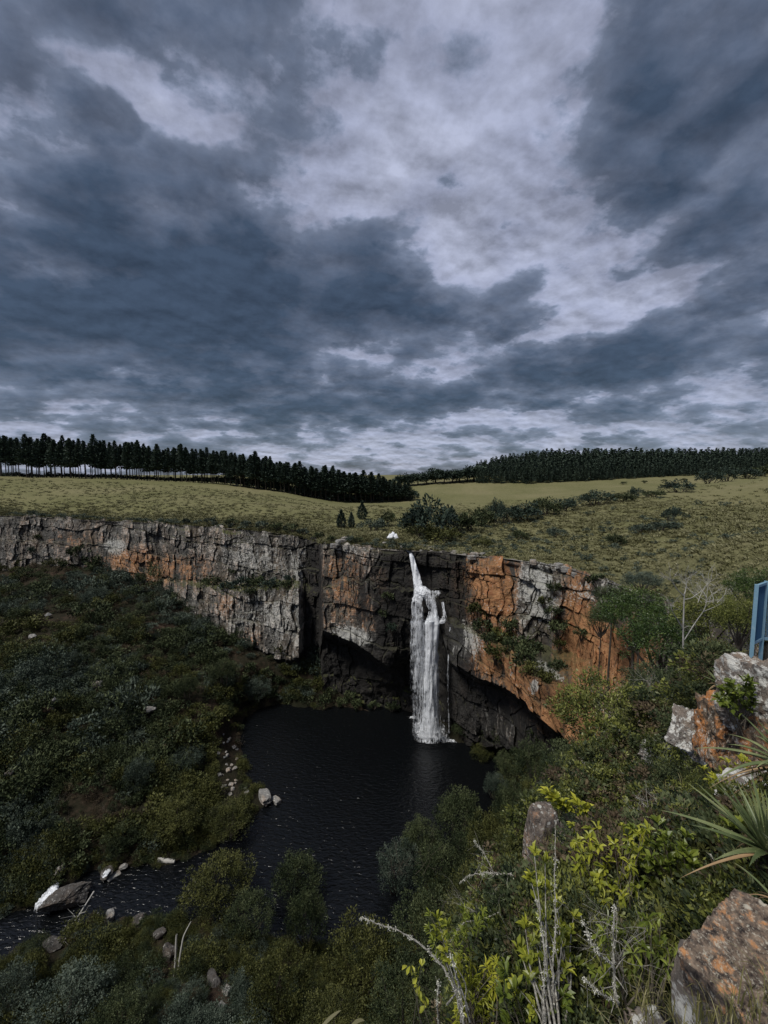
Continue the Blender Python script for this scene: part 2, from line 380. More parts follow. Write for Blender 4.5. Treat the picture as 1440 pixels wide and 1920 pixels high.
# ================================================================== cliff profile columns (photo column -> rim .. base)
CO = {
 -260: [(954,208),(1020,206),(1022,203),(1055,202),(1065,202),(1110,201)],
 0:    [(967,185),(1010,183.5),(1012,182),(1075,180),(1085,180),(1130,179)],
 100:  [(971,178),(1015,176.5),(1017,175),(1060,174),(1068,174),(1120,173)],
 200:  [(977,170),(1020,168),(1022,167),(1082,166),(1090,166),(1135,165)],
 300:  [(982,162),(1085,159),(1092,155),(1115,154),(1122,154),(1165,153)],
 370:  [(987,155),(1090,151),(1100,143),(1160,141),(1168,141),(1220,140)],
 440:  [(992,148),(1095,144),(1105,135),(1192,133),(1202,134),(1270,133)],
 520:  [(1000,139),(1090,135),(1108,128),(1237,124),(1247,127),(1310,126)],
 560:  [(1006,133),(1085,130),(1105,124),(1240,121),(1250,124),(1325,123)],
 572:  [(1010,133),(1095,131),(1110,129),(1220,128),(1250,128),(1330,125)],
 598:  [(1016,129),(1098,128),(1110,127),(1200,126),(1250,127),(1335,124)],
 606:  [(1020,120),(1100,118),(1105,117),(1182,115),(1200,121),(1340,121)],
 650:  [(1022,116),(1085,115),(1090,114),(1200,111),(1212,119),(1342,120)],
 690:  [(1028,112),(1090,111),(1095,110.5),(1222,108),(1236,118),(1342,120)],
 730:  [(1031,109.5),(1098,108.5),(1103,108),(1245,108),(1254,116),(1345,119)],
 765:  [(1033,106.5),(1102,106),(1108,104.5),(1235,107),(1250,114),(1355,116)],
 795:  [(1034,105.3),(1101,105),(1107,103),(1165,103.5),(1178,110),(1372,112)],
 822:  [(1035,104),(1118,103),(1126,102),(1166,101),(1182,108),(1380,109)],
 845:  [(1038,102.5),(1155,101.5),(1170,98.5),(1236,97.5),(1246,104),(1388,106)],
 900:  [(1044,97),(1185,93),(1195,88),(1268,87),(1276,95),(1400,97)],
 930:  [(1046,94.5),(1195,90),(1216,82),(1286,81),(1296,90),(1405,91)],
 960:  [(1049,92),(1205,87),(1240,75.5),(1305,75),(1315,84),(1410,84)],
 985:  [(1053,89),(1210,84.5),(1262,71),(1325,70.5),(1335,78),(1415,79)],
 1010: [(1056,88),(1215,84),(1285,67),(1347,66),(1354,74),(1425,75)],
 1060: [(1064,85),(1225,80),(1320,62),(1394,61),(1400,68),(1455,70)],
 1110: [(1080,79),(1240,75),(1340,58),(1405,57),(1412,62),(1470,62)],
 1150: [(1094,73),(1250,69),(1345,55),(1410,54),(1415,56),(1480,56)],
 1200: [(1115,66),(1260,62),(1345,50),(1425,48),(1430,49),(1490,48)],
 1300: [(1150,48),(1280,44),(1352,36),(1450,34),(1455,34),(1500,33)],
 1440: [(1192,28),(1300,27),(1352,25),(1450,24),(1455,24),(1500,24)],
 1700: [(1230,20),(1330,20),(1360,19),(1450,18),(1455,18),(1500,18)]}
cpx = np.array(sorted(CO)); ctab = np.array([CO[k] for k in sorted(CO)], float)     # n,6,2
def column(px):
    px = np.asarray(px, float)
    return np.stack([np.stack([np.interp(px, cpx, ctab[:, k, c]) for c in (0, 1)], -1) for k in range(6)], 1)  # m,6,2

# ---------------------------------------------------------------- plateau height from control points
ctl = []
def cp(px, py, Y): p = P(px, py, Y); ctl.append(p)
for px in list(range(-260, 1700, 60)): 
    k = column([px])[0, 0]; cp(px, k[0], k[1])
for a_ in [(-260,889,330),(0,894,320),(200,898,325),(400,907,330),(550,927,320),(640,941,330),(770,937,360),
           (-100,930,225),(-100,908,265),(0,930,218),(0,910,262),(200,935,215),(200,914,265),(400,944,205),(400,925,262),(550,960,180),(550,942,240),(620,975,160),(640,958,220),
           (690,950,205),(720,978,165),(735,1008,118),(720,1020,112),(760,1012,118),(780,925,400),(800,912,440),(830,902,480),
           (850,932,370),(900,915,420),(900,898,470),(1000,906,440),(1100,908,420),(1160,909,400),(1300,897,430),(1440,886,480),(1600,880,500),
           (900,962,200),(900,987,148),(860,1010,122),(1000,935,320),(1070,952,180),(1000,972,155),(1100,922,340),(1200,928,205),(1300,905,400),(1300,917,225),(1440,896,262),(1600,885,300),
           (980,1020,115),(1100,1030,100),(1100,980,140),(1200,1000,110),(1200,1050,85),(1440,1000,72),(1440,940,150),(1300,960,130),(1300,1050,64),(1440,1080,38),(1600,1100,30),(1600,1000,60),(900,885,530),(1000,880,530),(1200,877,530),(1440,866,560),(1600,862,560)]:
    cp(*a_)
for px in (-260, 0, 200, 400, 600):
    p = P(px, 905, 500); p[2] = 52; ctl.append(p); p = P(px, 905, 800); p[2] = 50; ctl.append(p)
for px in range(-260, 1701, 280):
    p = P(px, 900, 1300); p[2] = 60 if px < 1000 else 66; ctl.append(p)
    p = P(px, 900, 3500); p[2] = 64; ctl.append(p)
ctl = np.array(ctl)
PLF = tps_fit(polar(ctl[:, 0], ctl[:, 1]), ctl[:, 2], 1e-4)
# rim as azimuth -> (r, z)
rpx = np.linspace(-260, 1700, 1500); rc_ = column(rpx)
rimp = np.array([P(a1, b1[0, 0], b1[0, 1]) for a1, b1 in zip(rpx, rc_)])
rim_az = np.arctan2(rimp[:, 0], rimp[:, 1]); rim_r = np.hypot(rimp[:, 0], rimp[:, 1])
_ord = np.argsort(rim_az); rim_az = rim_az[_ord]; rim_r = rim_r[_ord]; rim_z = rimp[_ord, 2]
rim_corr = rim_z - tps_eval(PLF, polar(rimp[_ord, 0], rimp[_ord, 1]))
def zpl(x, y, detail=True):
    x = np.atleast_1d(np.asarray(x, float)); y = np.atleast_1d(np.asarray(y, float))
    z = tps_eval(PLF, polar(x, y)); az = np.arctan2(x, y); r = np.hypot(x, y)
    dr = r - np.interp(az, rim_az, rim_r)
    z = z + np.interp(az, rim_az, rim_corr)*np.exp(-np.maximum(dr, 0)/15)
    if detail:
        f = sstep(0, 12, dr)
        z = z + f*(fbm(x*.05, y*.05, 0, 3, 3)*1.6*np.minimum(1, r/150) + fbm(x*.4, y*.4, 0, 3, 5)*.7)
    return z
na, nr = 900, 300
azs = np.linspace(rim_az[0], rim_az[-1], na)
rr0 = np.interp(azs, rim_az, rim_r)
tt = np.linspace(0, 1, nr)
rr = (rr0[:, None]-.25) * (3800/rr0[:, None])**(tt[None]**1.55)
x = np.sin(azs)[:, None]*rr; y = np.cos(azs)[:, None]*rr
z = zpl(x.ravel(), y.ravel()).reshape(na, nr)
dr = rr-rr0[:, None]
mb = MB(); mb.add(np.stack([x, y, z], -1), grid_quads(na, nr)[:, ::-1])
azd = np.degrees(azs)[:, None]
pxa = 720+800*np.tan(azs)[:, None]
rockm = np.exp(-dr/2.5)*.75 + .9*np.exp(-((pxa-790)/85)**2)*np.exp(-(dr/9)**2)
scr = .55*np.exp(-dr/14)*sstep(300, 420, pxa) + .35*np.exp(-dr/6) + .40*np.exp(-((rr-150)/80)**2)*sstep(780, 900, pxa) + .15*sstep(150, 60, rr)
mb.build('grass_plateau', M['grassland'], smooth=True, extra={'rock': rockm.ravel(), 'scrub': scr.ravel()})
tag(bpy.data.objects['grass_plateau'], kind='structure')

# ================================================================== the cliff
def blocks(s, zt, wl, hl, amp, seed):
    """jointed beds: random offsets per bed and block, cracks between"""
    zz = zt/hl + fbm(s*.03, zt*.01, 0, 2, seed)*1.1
    lay = np.floor(zz); fz = zz-lay
    ss = s/wl*(.7+.9*_h(lay, lay*0, lay*0, seed+1)) + _h(lay, lay*0, lay*0, seed+2)*7 + fbm(zt*.15, s*.04, 0, 2, seed+3)*.7
    blk = np.floor(ss); fs = ss-blk
    # unequal block widths
    cut = .3+.4*_h(blk, lay, blk*0, seed+4); sub = (fs > cut).astype(float); fs2 = np.where(fs > cut, (fs-cut)/(1-cut), fs/cut)
    hh = _h(blk*2+sub, lay, blk*0, seed+5)
    hl2 = _h(lay, lay*0+3, lay*0, seed+6)
    off = (hh-.5)*amp*2*.7 + (hl2-.5)*amp*.8
    e = np.minimum(np.minimum(fz, 1-fz)*hl, np.minimum(fs2, 1-fs2)*wl*.5)
    return off, e, hh
def rowseg(n, a_, b_): return np.linspace(a_, b_, n, endpoint=False)
def build_cliff(px0, px1, nc):
    pxs = np.linspace(px0, px1, nc); colm = column(pxs)
    tv = np.concatenate([rowseg(135, 0, 1), rowseg(34, 1, 2), rowseg(110, 2, 3), rowseg(26, 3, 4), np.linspace(4, 5, 50)])
    k = np.minimum(tv.astype(int), 4); f = tv-k
    Yv_ = colm[:, k, 1]*(1-f)+colm[:, k+1, 1]*f
    pyv = None
    # interpolate heights rather than photo rows, so beds stay level
    u = (pxs-720)/FPX
    v = (colm[:, :, 0]-960)/FPX
    zc = CZ + colm[:, :, 1]*(-s5 - v*c5)/(c5 - v*s5)
    zv = zc[:, k]*(1-f)+zc[:, k+1]*f
    # photo row back from (Y,z)
    tn = (CZ-zv)/Yv_; vv = (tn*c5 - s5)/(c5 + tn*s5); pyv = 960+FPX*vv
    xv = u[:, None]*Yv_/(c5-vv*s5)
    # arc length along the rim as joint coordinate
    # arc length along the reference rim: independent of px0/px1
    rp = np.linspace(-260, 1700, 1500); rr_ = column(rp); x_ = (rp-720)/FPX*rr_[:, 0, 1]
    S_ = np.concatenate([[0], np.cumsum(np.hypot(np.diff(x_), np.diff(rr_[:, 0, 1])))])
    s = np.interp(pxs, rp, S_)[:, None]*np.ones_like(zv)
    o1, e1, h1 = blocks(s+fbm(zv*.12, s*.1, 0, 3, 61)*6, zv+fbm(s*.06, zv*.1, 0, 3, 62)*5, 9.0, 7.5, 1.5, 11); sw = s+fbm(zv*.3, s*.2, 0, 3, 63)*3.0; zw = zv+fbm(s*.15, zv*.2, 0, 3, 64)*3.5
    o2, e2, h2 = blocks(sw, zw, 3.3, 3.4, .8, 31); o3, e3, h3 = blocks(sw, zw, 1.2, 1.5, .28, 51)
    m2 = sstep(-.12, .10, fbm(s*.08, zv*.1, 0, 3, 65)); o2 = o2*m2; e2 = e2+(1-m2)*.3; m3 = sstep(-.05, .12, fbm(s*.11, zv*.13, 0, 3, 66)); o3 = o3*m3
    d = o1*.8 + o2 + o3 + fbm(s*.12, zv*.12, 0, 4, 9)*2.4 + fbm(s*.6, zv*.6, 0, 4, 19)*.9
    crack = np.clip(np.maximum(1-e1/.22, (1-e2/.12)*.9), 0, 1)
    d -= crack*.55*(.35+vnoise(s*.4, zv*.4, 0, 67))
    edge = sstep(0, .10, tv)[None]*1.0
    lip = 1-np.exp(-tv*9)[None]
    ledge = (1-.35*((tv > 1.05) & (tv < 1.95))[None]*np.ones_like(zv))
    # buttresses: broad waves along the wall
    d += np.sin(s*.21+1.3*np.sin(s*.067))*1.0*edge
    # towards the viewer = negative range
    d = d*edge*ledge*np.where(pxs[:, None] > 1180, .4, 1)
    rng_ = np.hypot(xv, Yv_); f2 = (rng_-d)/rng_
    X_, Y_ = xv*f2, Yv_*f2
    # tilt block tops of ledges
    Z_ = zv + fbm(s*.5, Yv_*.5, 0, 4, 77)*2.2*((tv > .8) & (tv < 2.1))[None] + (fbm(s*.25, 0, 0, 3, 88)*1.6+(o2+o1)*.5)*np.exp(-tv*14)[None]
    pxg = pxs[:, None]*np.ones_like(zv)
    def blob(cx, cy, rx, ry, wgt, tilt=0):
        ct, st = math.cos(R(tilt)), math.sin(R(tilt)); dx = pxg-cx; dy = pyv-cy
        return wgt*np.exp(-(((dx*ct+dy*st)/rx)**2 + ((-dx*st+dy*ct)/ry)**2)**1.5)
    orange = sum(blob(*a1) for a1 in [(300,1068,125,30,.78),(140,1012,60,16,.5),(240,1040,60,22,.45),(480,1192,30,26,.7),(430,1135,30,25,.5),(640,1065,40,45,.55),(645,1130,55,70,.5),(690,1170,20,50,.4),
        (715,1090,16,50,.45),(925,1110,68,95,1.05),(860,1075,22,30,.5),(1085,1150,40,110,.9),(1090,1220,70,70,.9),(1000,1300,170,44,1.0,38),(1060,1350,60,70,.9),(900,1235,45,30,.35),(1200,1215,60,60,.9),(1130,1230,60,60,.8)])
    orange = orange*np.where(pxg < 760, .70, 1.0) + .10*(tv < 3)[None] - blob(1010,1120,38,75,1.0) - blob(860,1200,28,35,.5)
    black = .95*((tv > 3.05)[None]*np.ones_like(zv)) + sum(blob(*a1) for a1 in [(587,1130,17,140,1.0),(750,1130,52,150,.75),(800,1080,45,90,1.0),(838,1130,34,70,1.1),(795,1150,50,70,1.2),(700,1250,120,40,.4),(640,1245,80,30,.7),  # wet black rock, plus painted shade in the undercut, cave and recess
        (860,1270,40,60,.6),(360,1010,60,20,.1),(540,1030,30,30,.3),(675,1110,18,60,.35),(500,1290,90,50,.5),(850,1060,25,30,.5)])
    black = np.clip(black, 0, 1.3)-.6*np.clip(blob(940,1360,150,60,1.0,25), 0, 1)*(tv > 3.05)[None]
    pale = sum(blob(*a1) for a1 in [(215,1025,18,12,1.6),(665,1197,36,17,1.9,15),(875,1200,45,40,1.0,35),(1003,1110,34,60,.9),(500,1160,75,50,.5),(470,1050,80,40,.35),(560,1060,14,40,.6),(1000,1250,22,10,1.2,35),(645,1030,30,12,.6),(585,1205,30,14,.8),(1110,1110,60,25,.6),(1035,1265,35,8,1.4,35),(1002,1295,9,16,1.6)])
    moss = .15 + sum(blob(*a1) for a1 in [(470,1098,130,22,1),(930,1215,70,25,.5,38),(1050,1190,60,60,.5),(400,1000,150,20,.7),(700,1300,160,30,1.0)])
    ncap = 6; rc0 = np.hypot(X_[:, :1], Y_[:, :1])
    for kk in range(ncap):
        f3 = (rc0+1.6*(kk+1))/rc0
        X_ = np.hstack([X_[:, kk:kk+1]*0+xx0*f3, X_]) if kk else np.hstack([(xx0 := X_[:, :1].copy())*f3, X_])
        Y_ = np.hstack([yy0*f3, Y_]) if kk else np.hstack([(yy0 := Y_[:, :1].copy())*f3, Y_])
        Z_ = np.hstack([(zc[:, :1]-.12*(kk+1)+fbm(pxg[:, :1]*.03, kk*.7, 0, 3, 99)*.8), Z_])
    def ext(a): return np.hstack([np.repeat(a[:, :1], ncap, 1), a]).ravel()
    mb = MB(); mb.add(np.stack([X_, Y_, Z_], -1), grid_quads(nc, len(tv)+ncap)[:, ::-1])
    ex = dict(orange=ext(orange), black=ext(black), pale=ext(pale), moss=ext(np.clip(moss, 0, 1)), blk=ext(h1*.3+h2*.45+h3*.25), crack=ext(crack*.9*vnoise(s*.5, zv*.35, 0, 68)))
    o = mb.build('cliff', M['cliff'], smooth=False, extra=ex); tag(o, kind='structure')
    return o
build_cliff(-260, 1700, 1500)
print('cliff done')

# ================================================================== pool outline and gorge floor
PO = [(452,1345),(520,1322),(600,1326),(700,1332),(765,1345),(800,1368),(860,1388),(905,1402),(938,1440),(948,1500),(925,1560),(860,1610),(790,1690),(720,1765),(640,1795),(560,1790),(470,1762),(370,1730),(300,1722),(240,1730),(205,1716),
      (180,1716),(120,1752),(40,1792),(-80,1835),(-80,1745),(20,1705),(75,1690),(120,1668),(185,1640),(245,1622),(330,1608),(395,1588),(450,1548),(520,1508),(500,1490),(468,1470),(452,1420)]
POW = np.array([Pz(a1, b1, 0)[:2] for a1, b1 in PO])
def pool_sd(x, y):
    """signed distance to the shoreline, negative on the water"""
    p = np.stack([x, y], -1); best = np.full(len(x), 1e9); ins = np.zeros(len(x), bool)
    for a1, b1 in zip(POW, np.roll(POW, -1, 0)):
        ab = b1-a1; t = np.clip(((p-a1)@ab)/(ab@ab), 0, 1)
        best = np.minimum(best, np.hypot(*(p-a1-t[:, None]*ab).T))
        c1 = (a1[1] > y) != (b1[1] > y)
        with np.errstate(divide='ignore', invalid='ignore'):
            xi = (b1[0]-a1[0])*(y-a1[1])/(b1[1]-a1[1]+1e-12)+a1[0]
        ins ^= c1 & (x < xi)
    return np.where(ins, -best, best) + fbm(x*.16, y*.16, 0, 3, 45)*4.5 + fbm(x*.7, y*.7, 0, 2, 46)*1.2
lc_ = []
def lp(px, py, Y): lc_.append(P(px, py, Y))
for a_ in [(0,1068,180),(100,1055,175),(200,1075,166),(300,1105,154),(370,1160,141),(440,1192,133),(520,1240,126),(560,1250,123),(600,1270,121),(650,1290,119),(700,1300,118),(760,1310,115),
           (-200,1060,200),(-200,1200,128),(-200,1400,88),(-200,1600,66),(0,1200,118),(0,1300,97),(0,1400,83),(0,1500,73),(0,1600,67),(200,1200,120),(200,1300,101),(200,1400,87),(200,1500,76),(200,1600,68.5),
           (350,1250,119),(400,1350,101),(400,1450,88),(300,1550,73),(300,1400,92),(100,1130,145),
           (-200,1850,56),(0,1820,53.5),(0,1900,47),(150,1900,46),(250,1800,53),(400,1780,53.5),(400,1850,47.5),(300,1920,42),(600,1850,47),(600,1920,41),(800,1850,43),(800,1770,49),(900,1650,53),(900,1800,36),(1000,1750,33),
           (900,1300,96),(960,1350,86),(1000,1400,80),(1060,1430,70),(960,1450,83),(960,1520,72),(1000,1500,70),(1060,1500,58),(1100,1450,56),(1100,1550,44),(1200,1400,36),(1200,1500,31),(1300,1400,27),(1000,1600,51),(1200,1650,21),(1100,1750,22),(1440,1400,20),(1000,1900,24)]:
    lp(*a_)
for a_ in [(1440,1228,7.5),(1600,1228,7),(1380,1250,8),(1300,1350,9),(1290,1500,8),(1380,1500,5.5),(1200,1500,10),(1440,1650,3.2),(1600,1650,3),(1100,1600,7),(1000,1560,8.5),(1000,1700,5.2),(900,1850,4),(1100,1900,2.6),(870,1920,3.6),(1440,1900,1.7),(1250,1750,3.4),(1500,1800,2)]:
    lp(*a_)
for x_, y_, z_ in [(0, 3, 59), (-3, 3, 52), (0, 6, 52), (1.0, 6, 55), (-6, 5, 45), (0, .6, 64.2), (-1, .6, 63), (1.5, .8, 65.3), (-12, 9, 36), (3, 10, 57.5), (6, 12, 58.5), (12, 14, 60), (0, 14, 40), (-30, 20, 22), (22, 13, 58), (-60, 25, 14), (-120, 60, 14), (0, 25, 20), (7, 17, 50), (20, 25, 50), (-100, 100, 14), (-15, 8, 44)]:
    lc_.append(np.array([x_, y_, z_], float))
lc_ = np.array(lc_)
LOF = tps_fit(polar(lc_[:, 0], lc_[:, 1]), lc_[:, 2], 2e-3)
def zlow(x, y):
    x = np.atleast_1d(np.asarray(x, float)); y = np.atleast_1d(np.asarray(y, float))
    z = tps_eval(LOF, polar(x, y)); sd_ = pool_sd(x, y)
    r = np.hypot(x, y)
    z = z + fbm(x*.09, y*.09, 0, 4, 41)*3.5*np.clip(r/70, .05, 1) + fbm(x*.5, y*.5, 0, 3, 42)*np.clip(r/40, .15, 1) + fbm(x*3, y*3, 0, 3, 43)*.12
    z = np.maximum(z, .45)
    f = sstep(0, 9, sd_)
    zo = z*f + (1-f)*(np.maximum(sd_, 0)*.28)
    return np.where(sd_ < 0, -np.minimum(3, -sd_*.5), zo)
na, nr = 620, 520
azs = np.linspace(R(-66), R(62), na)
rb = np.interp(azs, rim_az, rim_r)+4
tt = np.linspace(0, 1, nr); rr = .5*(rb[:, None]/.5)**tt[None]
x = np.sin(azs)[:, None]*rr; y = np.cos(azs)[:, None]*rr
z = zlow(x.ravel(), y.ravel()).reshape(na, nr)
# stay below the plateau rim behind the cliff face
z = np.minimum(z, np.interp(azs, rim_az, rim_z)[:, None]-2.5)
mb = MB(); mb.add(np.stack([x, y, z], -1), grid_quads(na, nr)[:, ::-1])
tag(mb.build('gorge_ground', M['gorge'], smooth=True), kind='structure')
def hit(px, py, fn, y0=8, y1=260, n=700):
    """where the sight line through a photo point meets a height function"""
    Y_ = np.linspace(y0, y1, n); r = ray(px, py); t = Y_/r[1]
    xx, zz_ = r[0]*t, r[2]*t+CZ
    dz = zz_-fn(xx, Y_); i = np.argmax(dz < 0)
    if dz.min() > 0: i = n-1
    return np.array([xx[i], Y_[i], zz_[i]])
# ---------------------------------------------------------------- water
m, nt, b = newmat('pool_water')
pos = N(nt, 'ShaderNodeNewGeometry').outputs['Position']
b.inputs['Base Color'].default_value = (.0030, .0036, .0042, 1); b.inputs['Roughness'].default_value = .2; b.inputs['IOR'].default_value = 1.42
b.inputs['Specular IOR Level'].default_value = .5
wn = noise(nt, mapped(nt, pos, scale=(.75, 1.6, 1), rot=(0, 0, R(18))), 1.1, 3, .5, .6)
wn2 = noise(nt, mapped(nt, pos, scale=(1, 1.5, 1), rot=(0, 0, R(-15))), 3.4, 3, .55)
set_bump(nt, b, mathn(nt, 'MULTIPLY_ADD', wn2, .05, wn), 1.0, .23); M['water'] = m
mb = MB(); g1 = 2
xs = np.linspace(-110, 60, g1); ys = np.linspace(44, 135, g1); gx, gy = np.meshgrid(xs, ys, indexing='ij')
mb.add(np.stack([gx, gy, gx*0], -1), grid_quads(g1, g1)); tag(mb.build('water', M['water'], smooth=True), kind='structure')
# ================================================================== foliage materials
M['pine'] = foliage_mat('pine_needles', (.012, .021, .017), (.026, .042, .032), (.052, .075, .050), .12)  # haze of distance put into the colour: lighter, bluer needles
M['shrub'] = foliage_mat('dark_shrub', (.004, .008, .003), (.020, .031, .012), (.085, .102, .045), .35)  # pale end carries the painted top light; same for olive and grey
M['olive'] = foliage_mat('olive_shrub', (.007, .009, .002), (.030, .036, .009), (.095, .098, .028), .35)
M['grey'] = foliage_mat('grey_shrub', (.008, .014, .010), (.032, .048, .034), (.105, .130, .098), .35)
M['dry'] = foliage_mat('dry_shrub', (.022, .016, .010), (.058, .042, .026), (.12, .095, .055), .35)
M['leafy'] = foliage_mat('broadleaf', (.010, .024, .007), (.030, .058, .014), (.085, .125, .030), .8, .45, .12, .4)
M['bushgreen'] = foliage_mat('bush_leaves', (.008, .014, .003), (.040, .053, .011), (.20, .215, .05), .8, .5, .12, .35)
M['tuft'] = foliage_mat('grass_tuft', (.085, .09, .036), (.155, .150, .070), (.26, .245, .15), .5)
def bark_mat(name, c1, c2, s=6.0, bump=.5):
    m, nt, b = newmat(name); p = N(nt, 'ShaderNodeNewGeometry').outputs['Position']
    n1 = noise(nt, p, s, 5, .7)
    nt.links.new(mixc(nt, mathn(nt, 'MULTIPLY', mathn(nt, 'SUBTRACT', n1, .35), 3.0, clamp=True), c1, c2), b.inputs['Base Color'])
    set_bump(nt, b, n1, bump, .02); return m
M['bark'] = bark_mat('dark_bark', (.035, .028, .022), (.08, .068, .055), 1.5)
M['deadwood'] = bark_mat('bleached_wood', (.22, .21, .19), (.55, .54, .50), 20)
M['lichenwood'] = bark_mat('lichen_wood', (.09, .08, .065), (.42, .41, .36), 60)
M['stem'] = bark_mat('twig_bark', (.05, .042, .030), (.15, .13, .10), 30)
# ================================================================== plant generators
def crown(mb, c, rad, ncl, nlf, ls, g, up=.35, flat=.0, clr=.30, tmean=.5, asp=.45):
    c = np.asarray(c, float); rad = np.asarray(rad, float)
    d = rand_unit(ncl, g); d[:, 2] = np.where(d[:, 2] < -.35, -d[:, 2]*.5, d[:, 2])
    rr_ = g.uniform(.30, .92, ncl)**.6
    cc = c + d*rr_[:, None]*rad
    tc = g.normal(0, .24, ncl) + .30*d[:, 2]*rr_  # higher clumps tinted lighter: light on crown tops put into the colour
    s = clr*rad*g.uniform(.6, 1.3, (ncl, 1))
    off = g.normal(size=(ncl, nlf, 3)); off /= np.linalg.norm(off, axis=2, keepdims=True)
    off *= g.uniform(.35, 1.0, (ncl, nlf, 1))
    pos = (cc[:, None]+off*s[:, None]).reshape(-1, 3)
    dr_ = (off.reshape(-1, 3)*.8 + (pos-c)/rad.mean()*.5 + g.normal(size=(ncl*nlf, 3))*.5 + np.array([0, 0, up]))
    tint = tmean + np.repeat(tc, nlf) + g.normal(0, .10, ncl*nlf) + .12*off.reshape(-1, 3)[:, 2]  # upper leaves of each clump lighter too, as painted top light
    L_ = ls*g.uniform(.6, 1.35, ncl*nlf)
    leaves(mb, pos, dr_, L_, L_*asp, tint, g)
    return cc
def shrub_template(seed, ncl, nlf, ls, stems=True, rad=(1, 1, .85), asp=.5, clr=.30):
    g = np.random.default_rng(seed); mb = MB(); cc = crown(mb, (0, 0, .75), rad, ncl, nlf, ls, g, asp=asp, clr=clr)
    st = MB()
    if stems:
        for q in cc[::max(1, ncl//7)]:
            p0 = np.array([g.normal(0, .05), g.normal(0, .05), -.25]); mid = (p0+q)/2+g.normal(0, .08, 3)
            tube(st, [p0, mid, q], [.045, .03, .008], 5)
    return mb, st
def merge(mb, temps, pos, scl, rz, tnt):
    """copy template meshes to many points, all in one buffer (for stuff)"""
    pick = rng.integers(0, len(temps), len(pos))
    for k, tm in enumerate(temps):
        v, q, t, ti = tm.arrays(); idx = np.where(pick == k)[0]
        if not len(idx): continue
        c_, s_ = np.cos(rz[idx]), np.sin(rz[idx]); sc_a = scl[idx]
        if sc_a.ndim == 1: sc_a = np.repeat(sc_a[:, None], 3, 1)
        vx = v[None]*sc_a[:, None]
        X_ = vx[..., 0]*c_[:, None]-vx[..., 1]*s_[:, None]; Y_ = vx[..., 0]*s_[:, None]+vx[..., 1]*c_[:, None]
        VV = np.stack([X_, Y_, vx[..., 2]], -1)+pos[idx][:, None]
        n = len(v); QQ = (q[None]+(np.arange(len(idx))*n)[:, None, None]).reshape(-1, 4) if len(q) else None
        TT = (t[None]+(np.arange(len(idx))*n)[:, None, None]).reshape(-1, 3) if len(t) else None
        mb.add(VV.reshape(-1, 3), QQ, TT, (ti[None]+tnt[idx][:, None]).ravel())
def instances(name, temps, mname, pos, scl, rz, label, cat):
    """uncountable growth: one object whose points carry template plants through geometry nodes"""
    tobs = [bpy.data.objects.new(name+'_template', t_.mesh(name+'_template', M[mname])) for t_ in temps]
    me = bpy.data.meshes.new(name); me.vertices.add(len(pos)); me.vertices.foreach_set('co', np.asarray(pos, np.float32).ravel())
    for nm, arr in (('scl', scl), ('rot', np.stack([0*rz, 0*rz, rz], -1))):
        a_ = me.attributes.new(nm, 'FLOAT_VECTOR', 'POINT'); a_.data.foreach_set('vector', np.asarray(arr, np.float32).ravel())
    a_ = me.attributes.new('pick', 'INT', 'POINT'); a_.data.foreach_set('value', rng.integers(0, len(temps), len(pos)).astype(np.int32)); me.update()
    o = bpy.data.objects.new(name, me); COL.objects.link(o)
    ng = bpy.data.node_groups.new(name, 'GeometryNodeTree')
    ng.interface.new_socket('Geometry', in_out='INPUT', socket_type='NodeSocketGeometry'); ng.interface.new_socket('Geometry', in_out='OUTPUT', socket_type='NodeSocketGeometry')
    nn = ng.nodes.new; gi, go, ip, jn = nn('NodeGroupInput'), nn('NodeGroupOutput'), nn('GeometryNodeInstanceOnPoints'), nn('GeometryNodeJoinGeometry')
    for ob in tobs:
        oi = nn('GeometryNodeObjectInfo'); oi.inputs[0].default_value = ob; oi.inputs[1].default_value = True; ng.links.new(oi.outputs['Geometry'], jn.inputs[0])
    ip.inputs['Pick Instance'].default_value = True
    for nm, typ, sk in (('scl', 'FLOAT_VECTOR', 'Scale'), ('rot', 'FLOAT_VECTOR', 'Rotation'), ('pick', 'INT', 'Instance Index')):
        na_ = nn('GeometryNodeInputNamedAttribute'); na_.data_type = typ; na_.inputs['Name'].default_value = nm
        ng.links.new(next(x for x in na_.outputs if x.enabled and x.name == 'Attribute'), ip.inputs[sk])
    ng.links.new(gi.outputs[0], ip.inputs['Points']); ng.links.new(jn.outputs[0], ip.inputs['Instance']); ng.links.new(ip.outputs[0], go.inputs[0])
    md = o.modifiers.new('plants', 'NODES'); md.node_group = ng
    tag(o, label, cat, kind='stuff'); return o
